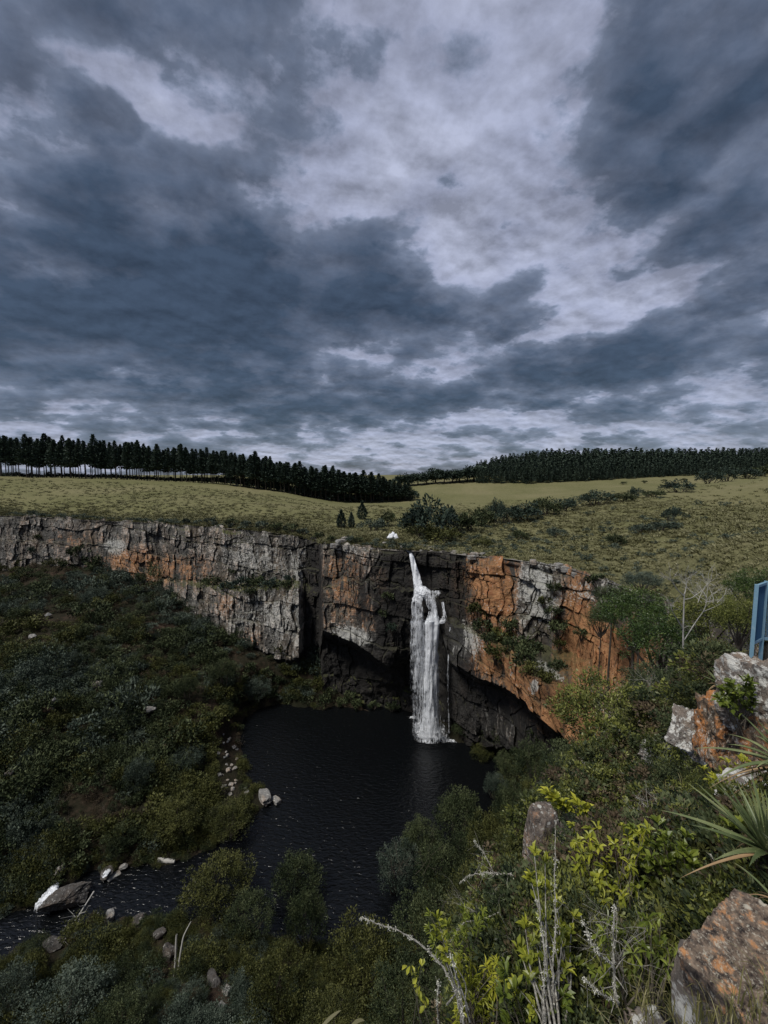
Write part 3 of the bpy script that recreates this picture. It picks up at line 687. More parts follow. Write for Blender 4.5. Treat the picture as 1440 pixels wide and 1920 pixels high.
# ---------------------------------------------------------------- pines (unit height)
def pine(seed, h0, wid, lv, nb, nq, lsz=1.0):
    g = np.random.default_rng(seed); cr = MB(); tr = MB()
    bend = g.normal(0, .004, 2)
    tube(tr, [[0, 0, -.03], [bend[0], bend[1], .35], [bend[0]*.5, bend[1]*1.5, .7], [0, 0, .97]], [.0115, .009, .006, .001], 5)
    for k in range(9):         # dead stubs
        z_ = g.uniform(.06, max(h0, .1)); a_ = g.uniform(0, 6.28); l_ = g.uniform(.02, .05)
        tube(tr, [[0, 0, z_], [math.cos(a_)*l_, math.sin(a_)*l_, z_+.004]], [.0022, .0008], 3)
    P_, D_, S_, T_ = [], [], [], []
    for k in range(lv):
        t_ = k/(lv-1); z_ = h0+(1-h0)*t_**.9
        for j in range(nb):
            a_ = g.uniform(0, 6.28); l_ = wid*(1-t_)**.88*1.12*g.uniform(.55, 1.15)*(.75+.25*min(1, t_*6))+.006
            for q in range(nq):
                f = (q+.6)/nq; r_ = l_*f
                P_.append([math.cos(a_)*r_+g.normal(0, .006), math.sin(a_)*r_+g.normal(0, .006), z_+.25*r_*(.3+t_)+g.normal(0, .006)])
                D_.append([math.cos(a_)+g.normal(0, .5), math.sin(a_)+g.normal(0, .5), .5+g.normal(0, .4)])
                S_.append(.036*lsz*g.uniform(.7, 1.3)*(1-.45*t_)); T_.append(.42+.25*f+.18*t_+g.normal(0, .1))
    leaves(cr, np.array(P_), np.array(D_), np.array(S_), np.array(S_)*.7, np.array(T_), g)
    tube(cr, [[0, 0, .93], [0, 0, 1.0]], [.004, .001], 4, .6)
    return cr, tr
PT = [pine(100+i, h0, w_*1.5, 24, 13, 5, 1.25) for i, (h0, w_) in enumerate([(.36, .105), (.44, .09), (.31, .115), (.40, .10)])]
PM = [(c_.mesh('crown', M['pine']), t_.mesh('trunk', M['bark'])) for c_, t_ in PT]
DT = [pine(200+i, .04, .24, 18, 11, 5, 1.8) for i in range(3)]
DM = [(c_.mesh('crown', M['pine']), t_.mesh('trunk', M['bark'])) for c_, t_ in DT]
def plant_pine(x_, y_, z_, h, tm, label, group, wide=1.0):
    e_ = empty('pine_tree', (x_, y_, z_-.3), random.uniform(0, 6.28), (h*wide, h*wide, h))
    tag(e_, label, 'tree', group)
    e_.rotation_euler = (random.gauss(0, .012), random.gauss(0, .012), e_.rotation_euler[2])
    obj('crown', tm[0], e_); obj('trunk', tm[1], e_)
topx = [-120, 0, 100, 200, 330, 450, 560, 640, 700, 772]; topy = [818, 817, 821, 826, 838, 851, 871, 884, 892, 906]
cY = lambda px: np.interp(px, [-120, 0, 200, 400, 550, 640, 770], [320, 320, 325, 330, 318, 328, 352])
for row, (n_, dy, p0, p1) in enumerate([(84, 0, -12, 772), (70, 9, -10, 768), (46, 18, 180, 765), (34, 28, 380, 762)]):
    for i in range(n_):
        px = p0+(p1-p0)*(i+.5)/n_+random.uniform(-3.5, 3.5); Y_ = cY(px)+dy+random.uniform(-2, 2)
        x_ = (px-720)/FPX*Y_/(c5-s5*(-65/800)); z_ = float(zpl(x_, Y_)[0])
        tp = P(px, np.interp(px, topx, topy)+random.uniform(-3, 9)+(2 if row else 0)-(7 if random.random() < .15 else 0), Y_)[2]
        plant_pine(x_, Y_, z_, max(9, tp-z_), PM[random.randrange(4)], 'tall dark bare-trunked pine in the plantation belt along the left grassy ridge', 'pines in the plantation belt on the left ridge', random.uniform(.95, 1.3)*np.interp(px, [400, 700], [1, 1.5]))
# right plantation
rt = lambda px: np.interp(px, [885, 900, 940, 1030, 1200, 1460], [874, 862, 853, 843, 841, 839])
rb_ = lambda px: np.interp(px, [885, 960, 1160, 1300, 1460], [897, 902, 906, 897, 886])
stuffp, stuffs, stufft = [], [], []
for row in range(8):
    n_ = 78
    for i in range(n_):
        px = 893+(1460-893)*(i+.5)/n_+random.uniform(-3, 3); Y_ = np.interp(px, [893, 1160, 1450], [445, 440, 470])+row*11+random.uniform(-3, 3)
        by = rb_(px)-row*3.2; b_ = P(px, by, Y_); h = 0
        ty = by-(by-rt(px))*(.48+.52*row/7)
        h = max(8, P(px, ty, Y_)[2]-b_[2])*random.uniform(.93, 1.06)
        if row == 0: 
            zg = float(zpl(b_[0], Y_)[0]); h += b_[2]-zg; plant_pine(b_[0], Y_, zg, h, DM[i % 3], 'dark dense pine in the front row of the plantation on the right hill', 'pines along the front of the right hill plantation', 1.15)
        else: stuffp.append(b_); stuffs.append(h); stufft.append(random.uniform(-.1, .1))
mb = MB(); light = [pine(300+i, .10, .22, 11, 8, 3, 3.2)[0] for i in range(3)]
ss_ = np.array(stuffs); merge(mb, light, np.array(stuffp)-[0, 0, 1], np.stack([ss_*1.2, ss_*1.2, ss_], -1), rng.uniform(0, 6.28, len(ss_)), np.array(stufft))
o = mb.build('pine_plantation', M['pine']); tag(o, 'dense dark pine plantation covering the hill on the right skyline', 'forest', kind='stuff')
# ================================================================== shrub templates as shared meshes
FAR = [shrub_template(400+i, 20, 26, .22, clr=.27) for i in range(4)]
MINI = [shrub_template(420+i, 12, 14, .30, False)[0] for i in range(4)]
MID = [shrub_template(440+i, 42, 34, .15, asp=.42, clr=.24) for i in range(3)]
def shared(lst, mname): return [(a_.mesh('foliage', M[mname]), b_.mesh('stem', M['bark'])) for a_, b_ in lst]
FARM = {k: shared(FAR, k) for k in ('shrub', 'olive', 'grey', 'dry', 'pine')}
MIDM = {k: shared(MID, k) for k in ('shrub', 'olive', 'grey', 'leafy', 'bushgreen', 'pine')}
def shrub(name, loc, r, kind, label, cat='shrub', group=None, mid=False, hz=1.0):
    tm = random.choice((MIDM if mid else FARM)[kind])
    e_ = empty(name, tuple(loc), random.uniform(0, 6.28), (r, r, r*hz)); tag(e_, label, cat, group)
    obj('foliage', tm[0], e_); obj('stem', tm[1], e_)
    return e_
def at_plateau(px, py):
    h = hit(px, py, zpl, 20, 700, 900); return h
# far broadleaf trees on the skyline between the two plantations
def round_tree(seed, r=1.0):
    g = np.random.default_rng(seed); cr = MB(); tr = MB()
    cc = crown(cr, (0, 0, .50), (.48, .48, .50), 46, 34, .11, g, clr=.30)
    tube(tr, [[0, 0, -.05], [.01, 0, .2], [0, .01, .42]], [.045, .032, .024], 6)
    for q in cc[::4]: tube(tr, [[0, 0, .32], (np.array([0, 0, .34])+q)/2+[0, 0, -.02], q], [.018, .012, .004], 4)
    return cr, tr
RT = [round_tree(500+i) for i in range(4)]
RTM = {k: [(a_.mesh('crown', M[k]), b_.mesh('trunk', M['bark'])) for a_, b_ in RT] for k in ('pine', 'shrub')}
def tree(name, loc, h, kind, label, group=None, w_=1.0):
    tm = random.choice(RTM[kind]); e_ = empty(name, tuple(loc), random.uniform(0, 6.28), (h*w_, h*w_, h)); tag(e_, label, 'tree', group)
    obj('crown', tm[0], e_); obj('trunk', tm[1], e_); return e_
for px, by, ty in [(752, 908, 889), (768, 908, 887), (784, 906, 884), (800, 905, 885), (817, 903, 877), (833, 903, 881), (848, 901, 880), (862, 900, 879), (876, 899, 877), (888, 899, 871)]:
    Y_ = 460; b_ = P(px, by, Y_); z_ = float(zpl(b_[0], Y_)[0]); z_ = min(z_, b_[2])
    tree('broadleaf_tree', (b_[0], Y_, z_-.5), P(px, ty, Y_)[2]-z_, 'pine', 'round-crowned dark tree in the gap between the two plantations on the skyline', 'round trees on the skyline between the plantations', 1.5)
# three slim conifers above the river
for px, by, ty, lab, w_ in [(640, 992, 956, 'leftmost of the three small conifers on the bank above the waterfall', .42), (659, 992, 961, 'middle and shortest of the three small conifers above the waterfall', .36), (679, 976, 941, 'pointed blue-green conifer standing farthest back of the three above the waterfall', .5)]:
    b_ = at_plateau(px, by-2); h = P(px, ty, b_[1])[2]-b_[2]
    g = np.random.default_rng(px); cr = MB()
    n_ = 900; t_ = g.uniform(0, 1, n_); a_ = g.uniform(0, 6.28, n_); rr_ = (np.sin(np.clip(t_*1.05+.12, 0, 1)*np.pi)**.6)*(1-t_*.45)*w_*.62*g.uniform(.3, 1, n_)**.5
    ps = np.stack([np.cos(a_)*rr_*h, np.sin(a_)*rr_*h, (.04+.96*t_)*h], -1)
    dd = np.stack([np.cos(a_)*.6, np.sin(a_)*.6, .8+0*a_], -1)+g.normal(0, .3, (n_, 3))
    leaves(cr, ps, dd, .13*h*g.uniform(.6, 1.2, n_), .05*h, .6+g.normal(0, .15, n_), g)
    e_ = empty('conifer', tuple(b_-[0, 0, .3])); tag(e_, lab, 'tree', 'small conifers above the waterfall')
    cr.build('crown', FARM['grey'][0][0].materials[0], e_); tb = MB(); tube(tb, [[0, 0, -.2], [0, 0, h*.9]], [.12, .02], 5); tb.build('trunk', M['bark'], e_)
# trees and bushes of the river thicket: px, base py, top py, width px, kind, label
for px, by, ty, wp, kd, lab in [
    (775, 1003, 962, 46, 'shrub', 'rounded green bush at the left end of the river thicket'), (808, 1010, 943, 90, 'pine', 'largest dark rounded tree beside the river above the falls'),
    (845, 1000, 960, 60, 'shrub', 'bushy tree on the right shoulder of the big dark riverside tree'), (792, 1014, 985, 50, 'olive', 'low olive bush under the big dark riverside tree'), (880, 1000, 965, 52, 'shrub', 'green bush midway along the river thicket'),
    (832, 1022, 992, 60, 'olive', 'low bright bush on the bank in front of the riverside trees'), (908, 992, 958, 44, 'shrub', 'bush left of the pointed treelet in the river thicket'), (933, 984, 938, 30, 'pine', 'narrow upright treelet rising above the river thicket'),
    (955, 985, 953, 46, 'pine', 'dark bush right of the pointed treelet in the river thicket'), (985, 980, 948, 56, 'pine', 'dense dark bush in the middle of the long river hedge'), (1022, 970, 940, 56, 'shrub', 'wide dark bush towards the right of the river hedge'),
    (1055, 962, 936, 46, 'pine', 'last bush at the right end of the long river hedge'), (1118, 950, 926, 60, 'pine', 'low wide dark bush starting the hedgerow on the right slope'), (1165, 945, 926, 40, 'shrub', 'small low bush in the hedgerow right of the wide one'),
    (1193, 937, 916, 22, 'pine', 'small upright bush standing in the gap of the hedgerow'), (1225, 936, 922, 34, 'shrub', 'lowest bush of the hedgerow on the right slope'), (1272, 926, 905, 50, 'pine', 'bush where the hedgerow meets the ridge on the right'), 
    (1328, 910, 888, 40, 'pine', 'dark bush on the ridge at the right under the plantation'), (1362, 906, 880, 34, 'pine', 'second dark bush on the ridge right of the hedgerow'), (1400, 900, 880, 40, 'pine', 'third dark bush on the right ridge'), (1432, 896, 878, 34, 'shrub', 'dark bush on the right ridge at the edge of the view'),
    (1261, 980, 953, 30, 'pine', 'lone dark shrub standing in the open grass of the right slope'), (700, 1000, 975, 44, 'grey', 'grey-green bush on the river bank right of the small conifers'), (728, 990, 965, 30, 'shrub', 'small bush on the river bend above the falls'),
    (1200, 1003, 985, 34, 'grey', 'low grey bush left of the long scrub patch on the right slope'), (1240, 1000, 980, 50, 'grey', 'long low grey scrub patch below the lone dark shrub'), (1155, 1025, 1003, 32, 'shrub', 'small dark bush in the middle of the right slope'),
    (975, 1015, 998, 30, 'shrub', 'small bush in the grass below the river hedge'), (1045, 1010, 992, 30, 'grey', 'small grey bush on the grass right of the river hedge'), (905, 1030, 1012, 34, 'olive', 'olive shrub on the grass just above the orange cliff')]:
    b_ = at_plateau(px, by-3); Y_ = b_[1]; hh = (by-ty)/FPX*Y_*1.15; rw = wp/FPX*Y_/2*1.2
    e_ = shrub('shrub', b_-[0, 0, hh*.15], rw, kd, lab, hz=hh/1.45/rw, mid=True)
for i in range(7):
    px = 1170+i*38; b_ = at_plateau(px, 908-i*2); 
    shrub('shrub', b_, 3.0, 'shrub', 'low dark bush along the foot of the right hill plantation', group='bushes at the foot of the right plantation', hz=.6)
# ---------------------------------------------------------------- bushes along the rim of the left cliff
for i, (px, by, r_, kd) in enumerate([(395, 992, 2.6, 'grey'), (433, 985, 2.7, 'shrub'), (462, 996, 2.4, 'grey'), (490, 1000, 2.7, 'grey'), (520, 1002, 2.8, 'shrub'), (545, 1000, 2.9, 'shrub'), (568, 1006, 2.2, 'grey'), (598, 1004, 2.1, 'shrub'), (622, 1012, 1.7, 'shrub'), (655, 1010, 1.8, 'grey'), (672, 1016, 1.7, 'shrub'), (60, 968, 2.0, 'grey'), (350, 985, 1.9, 'grey'), (510, 994, 2.0, 'olive')]):
    Y_ = column([px])[0, 0, 1]+2.0; b_ = P(px, by, Y_); b_[2] = float(zpl(b_[0], Y_)[0])
    shrub('shrub', b_, r_*.9, kd, 'dark shrub growing in the row along the rim of the left cliff', group='shrubs along the left cliff rim', hz=.9)
# on the ledges of the cliff
LEDGE = [(395,1095,3.2),(425,1103,2.6),(455,1100,3.6),(480,1096,3.4),(505,1100,3.2),(535,1100,2.6),(470,1112,2.2),(440,1075,2.0),(545,1088,2.2),(150,1040,4.5),(175,1062,5.0),(130,1065,4),(60,1035,2.4),(70,1010,2.0),
         (895,1150,2.6),(905,1180,2.6),(940,1200,3.0),(965,1215,3.2),(985,1240,3.0),(930,1228,2.4),(1035,1150,1.8),(1045,1180,2.0),(1020,1130,1.6),(1040,1105,1.8),(1050,1210,1.5),(1120,1095,2.2),(1090,1190,1.5),(955,1175,2.2),(1000,1262,2.2),(1025,1275,1.8),(985,1225,2.4),(1045,1255,2.0),(915,1200,2.2),(1000,1220,2.2),(730,1120,2.0),(735,1180,2.0),(720,1150,1.6)]
ckeys = np.linspace(0, 5, 300)
def on_cliff(px, py):
    cm = column([px])[0]; zc_ = np.array([P(px, a1, b1)[2] for a1, b1 in cm]); 
    rows = np.interp(ckeys, np.arange(6), cm[:, 0]); Ys = np.interp(ckeys, np.arange(6), cm[:, 1]); i = np.argmin(abs(rows-py)); return P(px, py, Ys[i]-.6)
for i, (px, py, r_) in enumerate(LEDGE):
    b_ = on_cliff(px, py); left = px < 760
    shrub('shrub', b_-[0, 0, r_*.6], r_, random.choice(['shrub', 'shrub', 'pine'] if left else ['shrub', 'olive', 'shrub']),
          ('dark shrub clinging to the ledges of the grey cliff left of the waterfall' if left else 'green shrub clinging to the ledges of the orange cliff right of the waterfall'), group='shrubs on the left cliff ledges' if left else 'shrubs on the right cliff ledges', hz=1.0)
# ================================================================== ground cover of the gorge slopes
def scatter_low(n, seed):
    g = np.random.default_rng(seed)
    px = g.uniform(-60, 1200, n); py = g.uniform(1060, 1990, n)
    u = (px-720)/FPX; v = (py-960)/FPX; dy = c5-v*s5; dz = -s5-v*c5
    lo, hi = np.full(n, 9.0), np.full(n, 230.0)
    Yg = np.geomspace(9, 215, 90); out = np.full(n, np.nan)
    prev = None
    for Yk in Yg:
        t = Yk/dy; zt = CZ+dz*t; zg = zlow(u*t, np.full(n, Yk))
        below = (zt < zg) & np.isnan(out); out[below] = Yk
    ok = ~np.isnan(out); px, u, dy, out = px[ok], u[ok], dy[ok], out[ok]
    out *= g.uniform(.985, 1.01, len(out)); t = out/dy; x_ = u*t
    sd_ = pool_sd(x_, out); rbk = np.interp(np.arctan2(x_, out), rim_az, rim_r)
    ok = (sd_ > .1) & (np.hypot(x_, out) < rbk-1) & (np.hypot(x_, out) > 26)
    x_, y_, s_ = x_[ok], out[ok], sd_[ok]
    return np.stack([x_, y_, zlow(x_, y_)], -1), s_
pts, sds = scatter_low(15000, 5)
g = np.random.default_rng(12)
def tmix(seed, ncl, nlf, ls):
    return [shrub_template(seed, ncl, nlf, ls, False, clr=.26)[0], shrub_template(seed+1, ncl, nlf, ls, False, clr=.34, asp=.3)[0], shrub_template(seed+2, ncl, nlf, ls*.8, False, rad=(.65, .65, 1.25), asp=.35)[0],
            shrub_template(seed+3, ncl, nlf, ls*1.1, False, rad=(1.25, 1.25, .45))[0], shrub_template(seed+4, int(ncl*.6), nlf, ls, False, rad=(1.1, .8, .9), clr=.22)[0]]
TN, TF = tmix(420, 60, 42, .085), tmix(450, 34, 24, .15)
rr_ = np.hypot(pts[:, 0], pts[:, 1])
hue = fbm(pts[:, 0]*.05, pts[:, 1]*.05, 0, 3, 71)+g.normal(0, .10, len(pts))
dens = fbm(pts[:, 0]*.08, pts[:, 1]*.08, 0, 4, 72)
near = rr_ < 78
size = g.uniform(.35, 1.0, len(pts))**1.6*2.2*np.clip(rr_/95, .55, 1.25)
size *= np.where(g.uniform(size=len(pts)) < .12, 1.9, 1)
size = np.minimum(size, .8+sds*.5); size = np.where(sds < 4, np.maximum(size, .9), size)
CLEAR = [(428-8+(py_-1378)*.10, py_, 2.6) for py_ in range(1380, 1500, 14)]+[(497, 1503, 2.5), (102, 1330, 2.0), (280, 1340, 2.2), (247, 1350, 1.4), (183, 1290, 1.6), (18, 1456, 1.6), (60, 1200, 1.8), (90, 1160, 1.8), (112, 1638, 1.5), (262, 1735, 1.2), (205, 1728, 1.2), (300, 1760, 1.2), (318, 1806, 1.6), (400, 1850, 1.6), (425, 1864, 1.0), (415, 1893, 1.0), (100, 1782, 1.8), (30, 1782, 1.8), (312, 1620, 1.5)]
CLW = np.array([list(hit(a_, b_, zlow, 20, 200)[:2])+[r_] for a_, b_, r_ in CLEAR])
clr_ = np.array([(np.hypot(CLW[:, 0]-x_*(1-0), CLW[:, 1]-y_) < CLW[:, 2]).any() | (np.hypot(CLW[:, 0]*.97-x_, CLW[:, 1]*.97-y_) < CLW[:, 2]*.8).any() for x_, y_ in pts[:, :2]])
keep = (dens > -.17) | (sds < 5) | (g.uniform(size=len(pts)) < .5)
size = np.where((dens < -.12) & (sds > 5), size*.6, size)
keep &= ~clr_
cls = np.where(hue > .12, 2, np.where(hue < -.15, 1, 0))
cls = np.where((sds < 8) & (g.uniform(size=len(pts)) < .6), 1, cls)
cls = np.where((cls == 0) & (g.uniform(size=len(pts)) < .22), 3, cls); cls = np.where((dens < -.12) & (g.uniform(size=len(pts)) < .75), 3, cls)
for k, (mn, lab) in enumerate([('shrub', 'dark green scrub covering the slopes of the gorge'), ('olive', 'olive green scrub along the banks and lower slopes of the gorge'), ('grey', 'grey-green bushes in patches over the slopes of the gorge'), ('dry', 'dry reddish brown scrub between the bushes on the gorge slopes')]):
    i_ = np.where((cls == k) & keep)[0]; nr_ = near[i_]; sz = size[i_]*(.55 if k == 3 else 1)
    sc3 = np.stack([sz, sz*g.uniform(.7, 1.2, len(sz)), sz*g.uniform(.6, 1.3, len(sz))], -1); rz = g.uniform(0, 6.28, len(i_))
    p_ = pts[i_]-np.stack([0*sz, 0*sz, sz*.25], -1)
    for flag, tms, pre in ((True, TN, ''), (False, TF, 'far ')):
        w_ = nr_ == flag; instances('scrub', tms, mn, p_[w_], sc3[w_], rz[w_], lab.replace('scrub', 'scrub').replace(' of the gorge', ' of the gorge, nearer the viewer' if flag else ' of the gorge, farther off'), 'scrub')
TW = []
for i in range(4):
    gg = np.random.default_rng(880+i); t_ = MB()
    for k in range(9):
        d_ = np.array([gg.normal(0, .6), gg.normal(0, .6), 1.0]); p1 = d_*.5+gg.normal(0, .08, 3); p2 = d_*gg.uniform(.8, 1.2)+gg.normal(0, .15, 3)
        tube(t_, [[0, 0, -.1], p1, p2], [.022, .014, .004], 4)
        for q_ in range(3): a_ = p1+(p2-p1)*gg.uniform(0, .8); tube(t_, [a_, a_+gg.normal(0, .22, 3)+[0, 0, .12]], [.009, .003], 3)
    TW.append(t_)
i_ = g.choice(len(pts), 420, replace=False); sz = g.uniform(.7, 1.7, 420)*np.clip(rr_[i_]/95, .5, 1.2)
instances('dead_twigs', TW, 'stem', pts[i_], np.stack([sz, sz, sz*g.uniform(.7, 1.5, 420)], -1), g.uniform(0, 6.28, 420), 'grey leafless twigs sticking up through the scrub of the gorge slopes', 'twigs')
# grass tufts and low scrub over the right slope and along the rims
g = np.random.default_rng(33); n = 42000
az = g.uniform(R(-48), R(50), n); dr_ = g.exponential(26, n)*np.where(az > 0.08, 2.2, .35)
dr_ = np.where(g.uniform(size=n) < .25, g.uniform(0, 150, n), dr_)
r0 = np.interp(az, rim_az, rim_r)+.4+dr_; x_, y_ = np.sin(az)*r0, np.cos(az)*r0
okk = (y_ < 320) & (np.hypot(x_, y_) > 14)
x_, y_, r0 = x_[okk], y_[okk], r0[okk]; z_ = zpl(x_, y_)
tm = []
for i in range(4):
    gg = np.random.default_rng(600+i); t_ = MB(); n_ = 26; a_ = gg.uniform(0, 6.28, n_); rr2 = gg.uniform(0, .35, n_)
    ps = np.stack([np.cos(a_)*rr2, np.sin(a_)*rr2, 0*a_-.05], -1); dd = np.stack([np.cos(a_)*.7, np.sin(a_)*.7, 1+0*a_], -1)+gg.normal(0, .3, (n_, 3))
    leaves(t_, ps, dd, gg.uniform(.5, 1.0, n_), .13, .5+gg.normal(0, .15, n_), gg); tm.append(t_)
sz = g.uniform(.2, 1.0, len(x_))**1.3*np.clip(r0/80, .45, 1.6)
dn = fbm(x_*.05, y_*.05, 0, 3, 91); i_ = np.where((dn > -.02) | (g.uniform(size=len(dn)) < .45))[0]
instances('grass', tm, 'tuft', np.stack([x_, y_, z_], -1)[i_], np.stack([sz*1.3, sz*1.3, sz*.75], -1)[i_], g.uniform(0, 6.28, len(i_)), 'pale grass tufts over the plateau and along the cliff tops', 'grass')
mb = MB(); i_ = np.where((dn < -.03) & (g.uniform(size=len(dn)) < .05) & ((x_ > 5) | (r0-np.interp(np.arctan2(x_, y_), rim_az, rim_r) < 6)))[0]; sz2 = sz*.85
merge(mb, MINI, np.stack([x_, y_, z_], -1)[i_], np.stack([sz2, sz2, sz2*.7], -1)[i_], g.uniform(0, 6.28, len(i_)), g.normal(0, .15, len(i_)))
tag(mb.build('scrub', M['grey']), 'low grey-green scrub dotted over the right grassland and cliff tops', 'scrub', kind='stuff')
# undergrowth under the left pines
n = 420; px = np.linspace(-20, 775, n)+g.normal(0, 2, n); Y_ = cY(px)+g.uniform(4, 24, n); x_ = (px-720)/FPX*Y_/1.003
mb = MB(); sz = g.uniform(1.2, 2.6, n)*np.interp(px, [330, 480], [1, 2.0])
merge(mb, MINI, np.stack([x_, Y_, zpl(x_, Y_)], -1), np.stack([sz*1.4, sz*1.4, sz*.9], -1), g.uniform(0, 6.28, n), g.normal(-.1, .1, n))
tag(mb.build('undergrowth', M['pine']), 'dark undergrowth between the pine trunks on the left ridge', 'undergrowth', kind='stuff')
print('plants done')

for px, py, r_ in [(475, 1318, 2.0), (505, 1312, 2.2), (540, 1315, 2.0), (575, 1318, 2.2), (610, 1322, 2.4), (640, 1324, 2.0), (668, 1328, 2.2), (700, 1330, 1.8), (735, 1332, 2.0), (655, 1312, 2.0), (620, 1305, 2.2)]:
    h = hit(px, py, zlow, 20, 200); shrub('shrub', h-[0, 0, .4], r_, 'shrub', 'dark bush growing along the shaded foot of the cave wall', group='bushes along the foot of the cave wall')

for px, py, r_ in [(470, 1262, 2.4), (495, 1275, 2.6), (520, 1285, 2.2), (545, 1292, 2.4), (508, 1300, 2.0), (455, 1285, 2.4)]:
    h = hit(px, py, zlow, 20, 200); shrub('shrub', h-[0, 0, .4], r_, 'shrub', 'dark bush at the foot of the grey cliff corner left of the cave', group='bushes at the foot of the grey cliff corner')
# ================================================================== the waterfall
m, nt, b = newmat('falling_water')
pos = N(nt, 'ShaderNodeNewGeometry').outputs['Position']
s1 = noise(nt, mapped(nt, pos, scale=(2.4, 2.4, .16)), 1.0, 6, .7, .5)
s2 = noise(nt, mapped(nt, pos, scale=(6, 6, .9)), 1.0, 5, .7, .4)
s3 = noise(nt, pos, .55, 4, .6)
al = mathn(nt, 'ADD', attr(nt, 'dens'), mathn(nt, 'MULTIPLY', mathn(nt, 'SUBTRACT', s1, .5), 2.9))
al = mathn(nt, 'MULTIPLY_ADD', mathn(nt, 'SUBTRACT', s2, .5), 2.0, al)
al = mathn(nt, 'MULTIPLY_ADD', mathn(nt, 'SUBTRACT', s3, .5), 1.3, al)
al = mathn(nt, 'MULTIPLY', mathn(nt, 'SUBTRACT', al, .42), 1.7, clamp=True)
nt.links.new(al, b.inputs['Alpha'])
nt.links.new(mixc(nt, s2, (.66, .71, .76), (.93, .94, .96)), b.inputs['Base Color'])
b.inputs['Roughness'].default_value = .5; set_bump(nt, b, s1, .6, .3); M['falls'] = m
def column_of_water(name, pts, parent, dens=.6, nu=22, thick=.35, edge=.35, amp=.3):
    """pts: rows of (py, left px, right px, Y, density); closed, slightly flattened column"""
    pts = np.array(pts, float); py = np.linspace(pts[0, 0], pts[-1, 0], max(14, int((pts[-1, 0]-pts[0, 0])*1.1)))
    l, r_, Yy, dn = [np.interp(py, pts[:, 0], pts[:, k]) for k in (1, 2, 3, 4)]
    l = l+(fbm(py*.06, 1.3, 0, 3, 5))*3*amp*3; r_ = r_+(fbm(py*.06, 7.7, 0, 3, 6))*3*amp*3
    th = np.linspace(0, 2*np.pi, nu)
    a_ = .5-.5*np.cos(th)
    V_, D_ = [], []
    for k in range(len(py)):
        px = l[k]+(r_[k]-l[k])*a_; ctr = P((l[k]+r_[k])/2, py[k], Yy[k]); wd = (r_[k]-l[k])/FPX*Yy[k]
        dY = -np.sin(th)*max(.15, wd*thick)*.5 + fbm(px*.3, py[k]*.03, 0, 3, 8)*.8*min(1, wd)
        p_ = np.array([P(a1, py[k], Yy[k]) for a1 in px]); d_ = p_-[0, 0, CZ]; f = (Yy[k]+dY)/Yy[k]
        V_.append(np.stack([d_[:, 0]*f, Yy[k]+dY, np.full(nu, ctr[2])], -1))
        D_.append(dn[k]*dens-edge*np.abs(a_*2-1)**3)
    mb = MB(); mb.add(np.concatenate(V_), grid_quads(len(py), nu)[:, ::-1]); 
    return mb.build(name, M['falls'], parent, smooth=True, extra={'dens': np.concatenate(D_)})
wf = empty('waterfall', tuple(Pz(800, 1375, 0))); tag(wf, 'white waterfall dropping in stepped veils from the cliff rim to the pool', 'waterfall')
def wpart(name, pts, **k):
    o = column_of_water(name, pts, None, **k); o.parent = wf; o.matrix_parent_inverse = Matrix.Translation(-wf.location); return o
wpart('chute', [(1036, 767, 772, 104.2, 1.3), (1044, 768, 776, 103.8, 1.4), (1062, 771, 782, 103.3, 1.4), (1080, 774, 788, 103, 1.3), (1100, 776, 793, 102.2, 1.1), (1110, 776, 797, 101.4, 1.0)], dens=.95, thick=.5)
wpart('cascade', [(1099, 779, 797, 102, .9), (1106, 777, 806, 101.4, 1.0), (1113, 782, 813, 100.9, .9), (1122, 795, 817, 100.4, .75), (1145, 804, 820, 100, .85), (1160, 800, 823, 99.7, 1.05), (1170, 796, 823, 99.5, 1.05)], dens=.9)
wpart('veil', [(1106, 775, 797, 101.5, 1.0), (1130, 771, 793, 100.6, .8), (1160, 770, 794, 100.4, .75), (1180, 770, 798, 100.3, .72), (1230, 770, 798, 100.6, .66), (1290, 773, 800, 101, .52), (1340, 776, 802, 101.5, .45), (1368, 778, 806, 101.8, .6)], dens=.88)
wpart('curtain', [(1158, 800, 823, 99.6, 1.3), (1170, 797, 824, 99.4, 1.35), (1200, 797, 822, 99.5, 1.25), (1260, 795, 820, 100, 1.2), (1320, 794, 820, 100.6, 1.1), (1360, 790, 824, 101, 1.05), (1382, 784, 832, 101.3, 1.15)], dens=.95)
wpart('curtain_core', [(1165, 801, 815, 99.2, 1.2), (1230, 802, 814, 99.4, 1.1), (1300, 803, 813, 100, 1.1), (1380, 800, 822, 100.8, 1.2)], dens=1.0, thick=.6)
wpart('thin_veil', [(1165, 769, 823, 100.9, .75), (1250, 768, 824, 101.2, .72), (1330, 771, 826, 101.7, .62), (1374, 774, 832, 102, .7)], dens=.85, thick=.25)
wpart('side_stream', [(1129, 828, 832, 100.6, .9), (1140, 829, 834, 100.4, .85), (1155, 829, 837, 100.1, .8), (1163, 822, 839, 99.8, .95), (1168, 817, 836, 99.7, 1)], dens=.85)
wpart('spray', [(1325, 774, 828, 100.2, .25), (1350, 772, 834, 100, .5), (1372, 772, 842, 99.8, .75), (1387, 776, 846, 99.6, .8)], dens=.75, edge=.45)
wpart('ledge_fall', [(1108, 806, 826, 101, .9), (1113, 808, 829, 100.8, .7), (1120, 812, 820, 100.5, .6)], dens=.8)
wpart('trickle', [(1160, 818, 822, 99.6, .9), (1200, 818, 821.5, 99.8, .75), (1280, 818, 822, 100.3, .6), (1350, 819, 823, 101, .5)], dens=.9, amp=.1)
